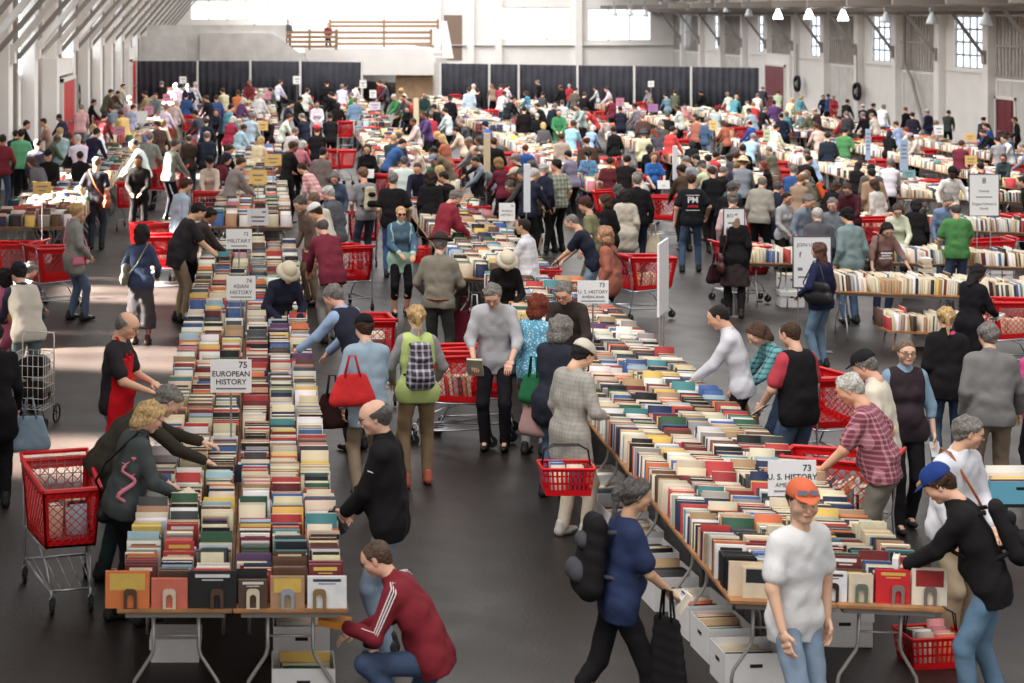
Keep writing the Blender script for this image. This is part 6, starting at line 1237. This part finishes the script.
# ================= the crowd behind, one line each: u v top hair style face lean legs hat =================
FAR = """3 134 m k short 0 4 j -|21 129 lin(96,176,120) k short 0 4 k -|16 130 n k short -10 10 k -|28 120 k k crop -70 14 k -|42 118 T k crop 90 12 K -|38 138 d k crop 0 6 k -|58 114 n k short 60 18 k -|48 149 k k short 180 4 k cap
59 135 G d short -60 22 K -|60 127 l c short 0 8 k -|70 132 s s bob -20 10 k -|77 134 w w crop 20 12 k -|84 140 k k crop -70 28 k -|80 151 k k short 0 8 k -|138 155 k k short 180 6 k -|132 139 w k crop 80 20 k -|150 132 y y short -10 6 k -|82 104 lin(206,170,150) y bald -10 18 y -|95 99 k k short -80 8 k -|112 89 G k short -60 24 k -
119 91 s k short -60 26 k -|124 83 c k crop -60 10 y -|129 96 w c crop 40 12 w -|134 104 l s short -30 14 K -|120 110 Y s short 40 16 K -|144 91 T k short 60 10 k -|92 124 w c short 60 18 w -|98 128 n k short -40 16 k -|155 93 S s short 180 10 j -|162 81 k y short 0 8 k -|175 83 w w short 40 14 w -
188 84 n y short 0 6 k -|196 82 w w short -50 12 w -|177 99 c w crop -30 10 K -|186 93 b k short 0 6 k -|194 110 d k short 60 18 k -|216 109 n s bob 175 8 k -|206 118 n k crop 0 6 k -|216 95 b s short 0 4 k -|164 119 c T bob -40 6 k -|157 120 s s short 40 6 k -|189 134 s d bald 0 4 j -|207 131 n y bald 0 8 k -
177 139 y d short -50 14 k -|210 156 c T bob 180 8 k cap|231 144 k s short -60 20 k -|229 153 m k bob -60 20 k beanie|243 157 y s short -55 24 k -|245 124 l s short -60 24 k -|234 116 C w bob -40 18 k -|245 98 v w bob -60 20 k -|253 112 l y short -40 12 j -|238 90 o s short 0 8 k -|267 116 k d bald 160 8 k -|249 80 m s crop 160 4 k -
262 136 c c bob -30 20 k -|281 80 w s short -60 10 k -|292 100 n k short -80 10 k cap|291 114 w s short -80 16 k -|294 141 s s short -60 18 k -|301 96 k k short -60 12 k -|301 113 n y short 50 12 k -|296 127 c y short -50 18 k -|304 140 p w bob -40 14 k -|295 141 k s short -60 14 k -|317 101 w k crop 170 2 k -|330 113 k k crop 0 8 k -|317 125 k R short 0 8 k beanie
327 80 k s short 0 4 d cap|342 84 w y short 0 14 k -|346 83 v k short -30 10 k -|351 92 g y crop 50 14 k -|338 102 k k bob 0 4 k -|355 97 lin(118,150,190) y short -20 6 j -|358 84 w k short -50 20 k -|378 80 m s short 60 6 k -|383 82 d s crop 80 12 k -|393 94 g w short 120 14 k -|402 95 d k crop 120 10 j -|408 98 r s short 100 10 k -|400 88 c c short 100 16 k -|407 106 k k bob 160 10 k -
424 92 D s crop 175 4 k -|433 104 k s short 60 12 k cap|422 111 v s short 110 10 k -|430 114 C s crop 20 16 k -|436 131 k c bob 60 14 k -|394 134 D c crop -20 12 k -|399 132 d d short -30 12 k -|405 139 b k crop -70 30 k -|412 146 c w short 100 20 k -|404 156 w d short 0 14 k -|431 147 G k short 70 30 k -|432 154 g s short 150 14 k cap|417 163 n s short 160 16 k -|438 165 c c bob 60 14 k -
474 84 c w short -40 10 k cap|478 89 k k crop -20 16 k -|483 80 C C bob 0 2 k beanie|491 84 T T long 20 8 k -|501 84 C s short -20 8 j -|505 91 w s short -60 18 j -|508 84 w k short -50 8 k -|525 91 t s bob 60 12 k -|537 80 k y short 60 6 k -|543 92 d k short -30 12 k -|552 80 T s short 50 8 k -|560 85 k s bald 40 14 k -|569 84 r w short 0 4 l -|576 87 G k crop -40 6 K -
562 100 w d short 0 14 k -|556 103 n y short -60 16 k -|524 106 k k crop 0 4 k -|536 103 k s short 50 20 k -|537 113 k w short 0 6 k -|543 122 lin(96,98,104) c bob 0 4 n -|559 109 g k short 178 4 g -|576 104 M k short 120 20 k -|584 108 r k short 80 40 k -|484 121 b k short 60 8 k cap|454 127 c k crop 70 16 k -|467 137 y y short 60 16 k -|477 136 y s bob 60 14 k -|472 146 k y bald 80 30 k -|473 157 S k crop 80 34 k -
493 137 k s short 0 6 k -|525 144 b R crop 0 4 b -|514 153 k y short 60 10 k cap|530 160 b d short 60 14 k -|513 167 d y short 80 8 k cap|497 158 m T curly 30 8 k -|561 133 lin(180,160,150) s crop 10 4 d -|536 168 n w short -50 14 k -|586 136 s s bald 0 6 k -|441 134 R c long 60 8 k -|442 171 k k short 60 14 k -|594 80 m s crop 160 4 k -|594 86 w s short 70 10 k cap|606 87 w s short 70 14 k -
621 80 t s crop -20 2 t -|635 82 t y short -40 8 t cap|647 89 y k short 120 8 k -|651 98 k s short 120 6 k -|620 106 n k crop 0 10 n -|634 103 y k short 40 14 k -|642 113 s y short 0 4 k -|660 121 d y short 30 12 k -|643 129 c y short 0 6 k bucket|653 129 d R long 30 16 k -|649 144 k k bob 0 10 k -|613 126 k k crop 10 6 k -|594 125 l w bob -40 16 k -|628 155 k k short -30 20 k -
636 171 c y short 60 12 k -|685 104 p k short 150 4 k -|694 114 w k short 80 14 k -|698 116 R k short -40 8 k -|708 117 j y short -60 6 J -|692 140 k k bob -10 16 k -|711 84 p s crop -60 6 k -|700 91 k k short 60 24 k -|684 156 y y short 60 20 k -|694 154 w k short 60 20 k -|700 160 c y short 30 16 k cap|708 154 y k short -10 10 k -|717 151 r k crop -60 14 k -
728 153 k k bob 40 14 k -|711 166 k s short 0 12 k -|725 166 k y crop -60 18 k -|733 89 o s short 20 18 o -|737 95 t c short -40 18 k -|749 85 b s short -60 12 k -|763 86 d y bald -30 10 k -|747 99 c y short 0 12 k cap|758 93 w y short -40 14 k -|778 90 c s short -30 8 k -|774 100 v k short -20 6 k -|793 98 c c short -50 18 k -|802 95 t c bob -60 10 k -|753 102 r T short 0 8 k -
766 107 k y short -60 20 k -|748 108 l s short 30 18 k -|781 113 n k short 0 4 n -|787 111 t y short -40 10 k -|799 111 S T short 40 12 k -|805 111 G w short 50 16 k -|814 108 s y bald 40 12 k -|748 120 b k bald 40 10 k -|754 133 l y bald -40 24 k -|743 144 k k short -20 14 k -|737 151 d s short -40 14 k -|744 156 y T short -30 14 k bucket|762 161 k R long 60 8 k -|738 162 n T short -50 18 k -
823 92 n k bob 150 4 k -|828 92 b k short 20 4 k -|834 95 r y short 175 4 r -|848 99 k k short -60 14 k -|846 111 d y crop 0 6 k -|863 104 n y short -20 8 k cap|874 103 k k crop -60 10 k -|862 112 k y short 20 14 k -|871 113 c y short 30 16 k -|827 132 n k short 0 4 J -|846 127 g k crop -40 4 D -|805 149 l d short 60 20 k -|810 155 k k crop -50 16 k -|794 165 b y short -30 12 k -
807 170 y T short -40 12 k -|801 174 T T crop -30 10 k -|859 161 k k long -50 10 k -|871 168 T k crop 0 6 k -|905 107 k R short 20 4 k -|912 112 n k short 0 2 n -|927 109 n y short 10 4 j cap|949 110 lin(64,66,62) k crop -30 8 k -|983 116 d k bald 0 4 k -|985 123 b k crop 50 12 k -|981 130 k s short 80 26 k -|1007 131 j k crop -40 14 k -|997 136 y k short 0 14 k -|1003 135 w k short 90 8 k -
1020 143 y y short 70 16 k -|1003 154 D k bob 150 8 k -|980 162 k k crop 0 8 k -|905 127 c R short 40 10 k -|909 133 c k short 100 18 k cap|890 130 k k bob -40 14 k -|891 158 w y short -30 20 k -|676 105 w s short 60 10 k -|665 93 S k short 20 10 k -|675 90 G s short -20 8 k -|727 92 w y short 30 14 k -|717 108 l k short -30 18 k -|722 120 R s bob 40 12 k -|668 112 k d short -30 12 k -|610 97 m y short 30 10 k -|585 92 k s short -30 10 k -
330 92 k k short 60 10 k -|308 88 w s short -50 12 k -|270 88 d k short 60 10 k -|262 92 w w short -40 14 k -|222 88 c s short 30 8 k -|232 104 t k short -60 14 k -|205 95 k s short 60 8 k -|168 104 w y short -50 12 k -|111 105 S s short 40 14 k -|105 113 m k short -30 10 k -|412 118 c s short 100 10 k -|444 108 w k short 60 10 k -|460 118 d y short 90 12 k -|574 120 l s short -40 12 k -|567 150 y k short 40 14 k -|674 126 r k short -60 12 k -
680 164 s k short 30 14 k -|768 146 G y short 40 14 k -|777 124 w k short -50 14 k -|815 123 c s short 30 10 k -|838 116 r k short 60 8 k -|884 104 w y short -40 10 k -|895 121 l s short 30 14 k -|935 120 T y short 80 12 k -|962 140 m s short -40 10 k -|1014 108 k s short 60 6 k -|288 22 d k short 180 2 k -|328 24 m k short 180 2 k -|255 25 k k short 170 2 k -"""
CN2 = {'k':'black','d':'dark grey','y':'grey','w':'white','c':'blond','s':'brown','T':'light brown','R':'reddish','C':'crimson'}
LM = [(17,125,'the left wall panels'),(48,100,'the red left wall door'),(95,105,'the left wall hose reel'),(119,131,'the far left pink sign'),(142,117,'the blank far left sign'),(167,98,'the small far left pink sign'),(183,80,'the leftmost back curtain'),(222,100,'the bright far aisle'),(263,126,'the small far yellow sign'),(258,177,'the nearest yellow sign'),(268,96,'the far small pink sign'),(297,80,'the fourth back curtain'),
 (330,130,'the left centre aisle carts'),(375,106,'the lilac sign'),(373,86,'the stairs gap'),(416,111,'the small beige banner'),(487,150,'the tall beige banner'),(527,170,'the pale blue banner'),(470,110,'the far centre aisle carts'),(540,85,'the back curtains at centre'),(560,110,'the green jacket far aisle'),(575,140,'the middle aisle'),(620,102,'the pale pink sign'),(651,84,'the middle back curtain'),(653,108,'the violet bordered sign'),(660,160,'the white banner pole'),(713,125,'the far pale yellow sign'),(711,90,'the rightmost back curtain'),(745,184,'the nearer aqua sign'),
 (767,135,'the pale green sign'),(778,90,'the open door at back right'),(801,90,'the farther wall hose reel'),(865,97,'the nearer wall hose reel'),(868,145,'the blue lettered banner'),(904,155,'the double pole banner'),(939,130,'the right wall white sign'),(970,137,'the yellow and black sign'),(1003,110,'the maroon wall door'),(840,140,'the right side tables'),(984,190,'the number 8 sign'),(650,190,'the middle carts'),(310,35,'the back gallery windows')]
seen = {}
for ln in FAR.replace('\n', '|').split('|'):
    t_ = ln.split()
    if len(t_) < 9: continue
    u, v = float(t_[0]), float(t_[1]); topc = eval(t_[2]) if t_[2].startswith('lin') else t_[2]; hc_, stl, fc, le, lg, ht = t_[3], t_[4], float(t_[5]), float(t_[6]), t_[7], t_[8]
    sex = 'f' if stl in ('bob','long','bun','pony','curly') or random.random() < .2 else 'm'
    pose = 'down' if le < 7 else 'mid' if le < 15 else 'low' if le < 25 else 'deep'
    LR = {'down': (None, (.2,.22,1.0)), 'mid': ((-.1,.42,1.0),(.14,.4,.98)), 'low': ((-.12,.5,.96),(.12,.48,.95)), 'deep': ((-.15,.62,.92),(.1,.6,.9))}[pose]
    if pose == 'down' and (fc > 150): LR = ((-.1,.32,1.05),(.1,.32,1.05))
    lq = {'down':4,'mid':11,'low':19,'deep':32}[pose]
    m = min(LM, key=lambda q: (q[0]-u)**2+1.5*(q[1]-v)**2)
    if isinstance(topc, str): cn = PAL[topc][0]
    else: cn = {(96,176,120):'pale green',(206,170,150):'beige pink',(118,150,190):'pale blue',(96,98,104):'dark grey',(180,160,150):'cream plaid',(64,66,62):'dark olive'}[tuple(int(q) for q in t_[2][4:-1].split(','))]
    gar = 'hat' if ht == 'bucket' else 'beanie' if ht == 'beanie' else ht
    hd_ = f'{CN2[hc_]}-haired' if ht == '-' else f'{gar}-wearing'
    if stl == 'bald': hd_ = 'balding'
    act = {'down':'standing','mid':'browsing','low':'bending','deep':'reaching far'}[pose]
    dirn = 'toward camera' if fc > 140 else 'facing left' if fc > 35 else 'facing right' if fc < -35 else 'from behind'
    side = ('left of ' if u < m[0]-4 else 'right of ' if u > m[0]+4 else 'below ' if v > m[1]+3 else 'by ')
    def cap_(s): return s
    lab = f'{hd_} person in {cn}, {act} {dirn}, {side}{m[2]}'
    if lab in seen: lab = f'{hd_} person in {cn}, {"nearer than" if v > seen[lab] else "beyond"} a look-alike {side}{m[2]}'
    seen[lab] = v
    if v < 30:
        hh_ = 1.72; yy = YP+9; s_ = FPX/yy; kw_ = dict(pos=Vector(((u-UX)/s_, yy, H-(v-VY)/s_-hh_)))
    else: kw_ = {}
    person(u, v, lab, **kw_, face=fc+random.uniform(-8,8), top=topc, leg=lg, hair=hc_ if hc_ in 'kswycRTd' else 'k', style=stl, sex=sex, lean=lq, L=LR[0], R=LR[1], lo=True, key=(pose, fc > 150 and pose == 'down', ht != '-'), hat=None if ht == '-' else ht, hatc=(topc if ht == 'beanie' and hc_ == 'C' else random.choice('kndyc')) if not (hc_ == 'R' and ht == 'beanie') else 'r', skin=random.choice('aaabbe'), h=random.uniform(1.7,1.82) if sex == 'm' else random.uniform(1.58,1.7))
# ================= light and camera =================
cd = bpy.data.cameras.new('camera'); cam = bpy.data.objects.new('camera', cd); COL.objects.link(cam); SC.camera = cam
cam.location = (0, 0, H); cam.rotation_euler = (PI/2, 0, 0); cd.sensor_width = 36; cd.lens = FPX/1024*36
cd.shift_x = (512-UX)/1024; cd.shift_y = (VY-341.5)/1024; cd.clip_end = 400
cd.dof.use_dof = True; cd.dof.focus_distance = 17.5; cd.dof.aperture_fstop = 3.0
W_ = bpy.data.worlds.new('world'); SC.world = W_; W_.use_nodes = True; wn = W_.node_tree.nodes; bg = wn['Background']; bg.inputs[0].default_value = (1.0, .975, .94, 1); bg.inputs[1].default_value = .78
def area(name, loc, rot, sx, sy, e, col=(1,1,1), spread=PI):
    l = bpy.data.lights.new(name, 'AREA'); l.shape = 'RECTANGLE'; l.size = sx; l.size_y = sy; l.energy = e; l.color = col; l.spread = spread
    o = bpy.data.objects.new(name, l); COL.objects.link(o); o.location = loc; o.rotation_euler = rot; return o
def aim(o, d): o.rotation_euler = Vector(d).to_track_quat('-Z', 'Y').to_euler()
# added fill lamps that brighten the far half of the hall in place of haze
for yy in (50, 75, 100, 120): o = area('far_fill', (11, yy, 9.5), (0,0,0), 26, 14, 2100, (1,.98,.96))
l = bpy.data.lights.new('soft_key', 'SUN'); l.energy = 1.5; l.angle = math.radians(28); l.color = (1,.98,.95); o = bpy.data.objects.new('soft_key', l); COL.objects.link(o); o.location = (5,5,12); aim(o, (.42,.38,-.85))  # added soft directional key, gives shape against the flat ambient light
# low sun through the windows of the left wall
for w in WINL:
    yc = (w[0]+w[1])/2; o = area('window_sun', (XL-1.9, yc+.25, (w[2]+w[3])/2+1.35), (0,0,0), 3.0, 3.0, 8000 if yc > 45 else 3600, (1,.92,.8), math.radians(7)); aim(o, (.80,-.10,-.62))
# lettering becomes real geometry
bpy.context.view_layer.update(); dg = bpy.context.evaluated_depsgraph_get()
for o in [o for o in bpy.data.objects if o.type == 'FONT']:
    me = bpy.data.meshes.new_from_object(o.evaluated_get(dg)); n = bpy.data.objects.new('tmp', me); COL.objects.link(n)
    n.parent = o.parent; n.matrix_basis = o.matrix_basis.copy(); nm = o.name
    for k in o.keys(): n[k] = o[k]
    bpy.data.objects.remove(o); n.name = nm
LONG = [o['label'] for o in bpy.data.objects if 'label' in o and not 4 <= len(o['label'].replace('-', ' ').split()) <= 16]
print('LONG', len(LONG), LONG[:12]); from collections import Counter
print('DUP', [q for q in Counter(o['label'] for o in bpy.data.objects if 'label' in o).items() if q[1] > 1][:12])
SC.view_settings.view_transform = 'Standard'; SC.view_settings.look = 'None'; SC.view_settings.gamma = 1; SC.view_settings.use_curve_mapping = False
SC.view_settings.exposure = .45
SC.cycles.max_bounces = 5; SC.cycles.diffuse_bounces = 3; SC.cycles.glossy_bounces = 2; SC.cycles.use_denoising = True; SC.cycles.caustics_reflective = False; SC.cycles.caustics_refractive = False
SC.cycles.sample_clamp_indirect = 6
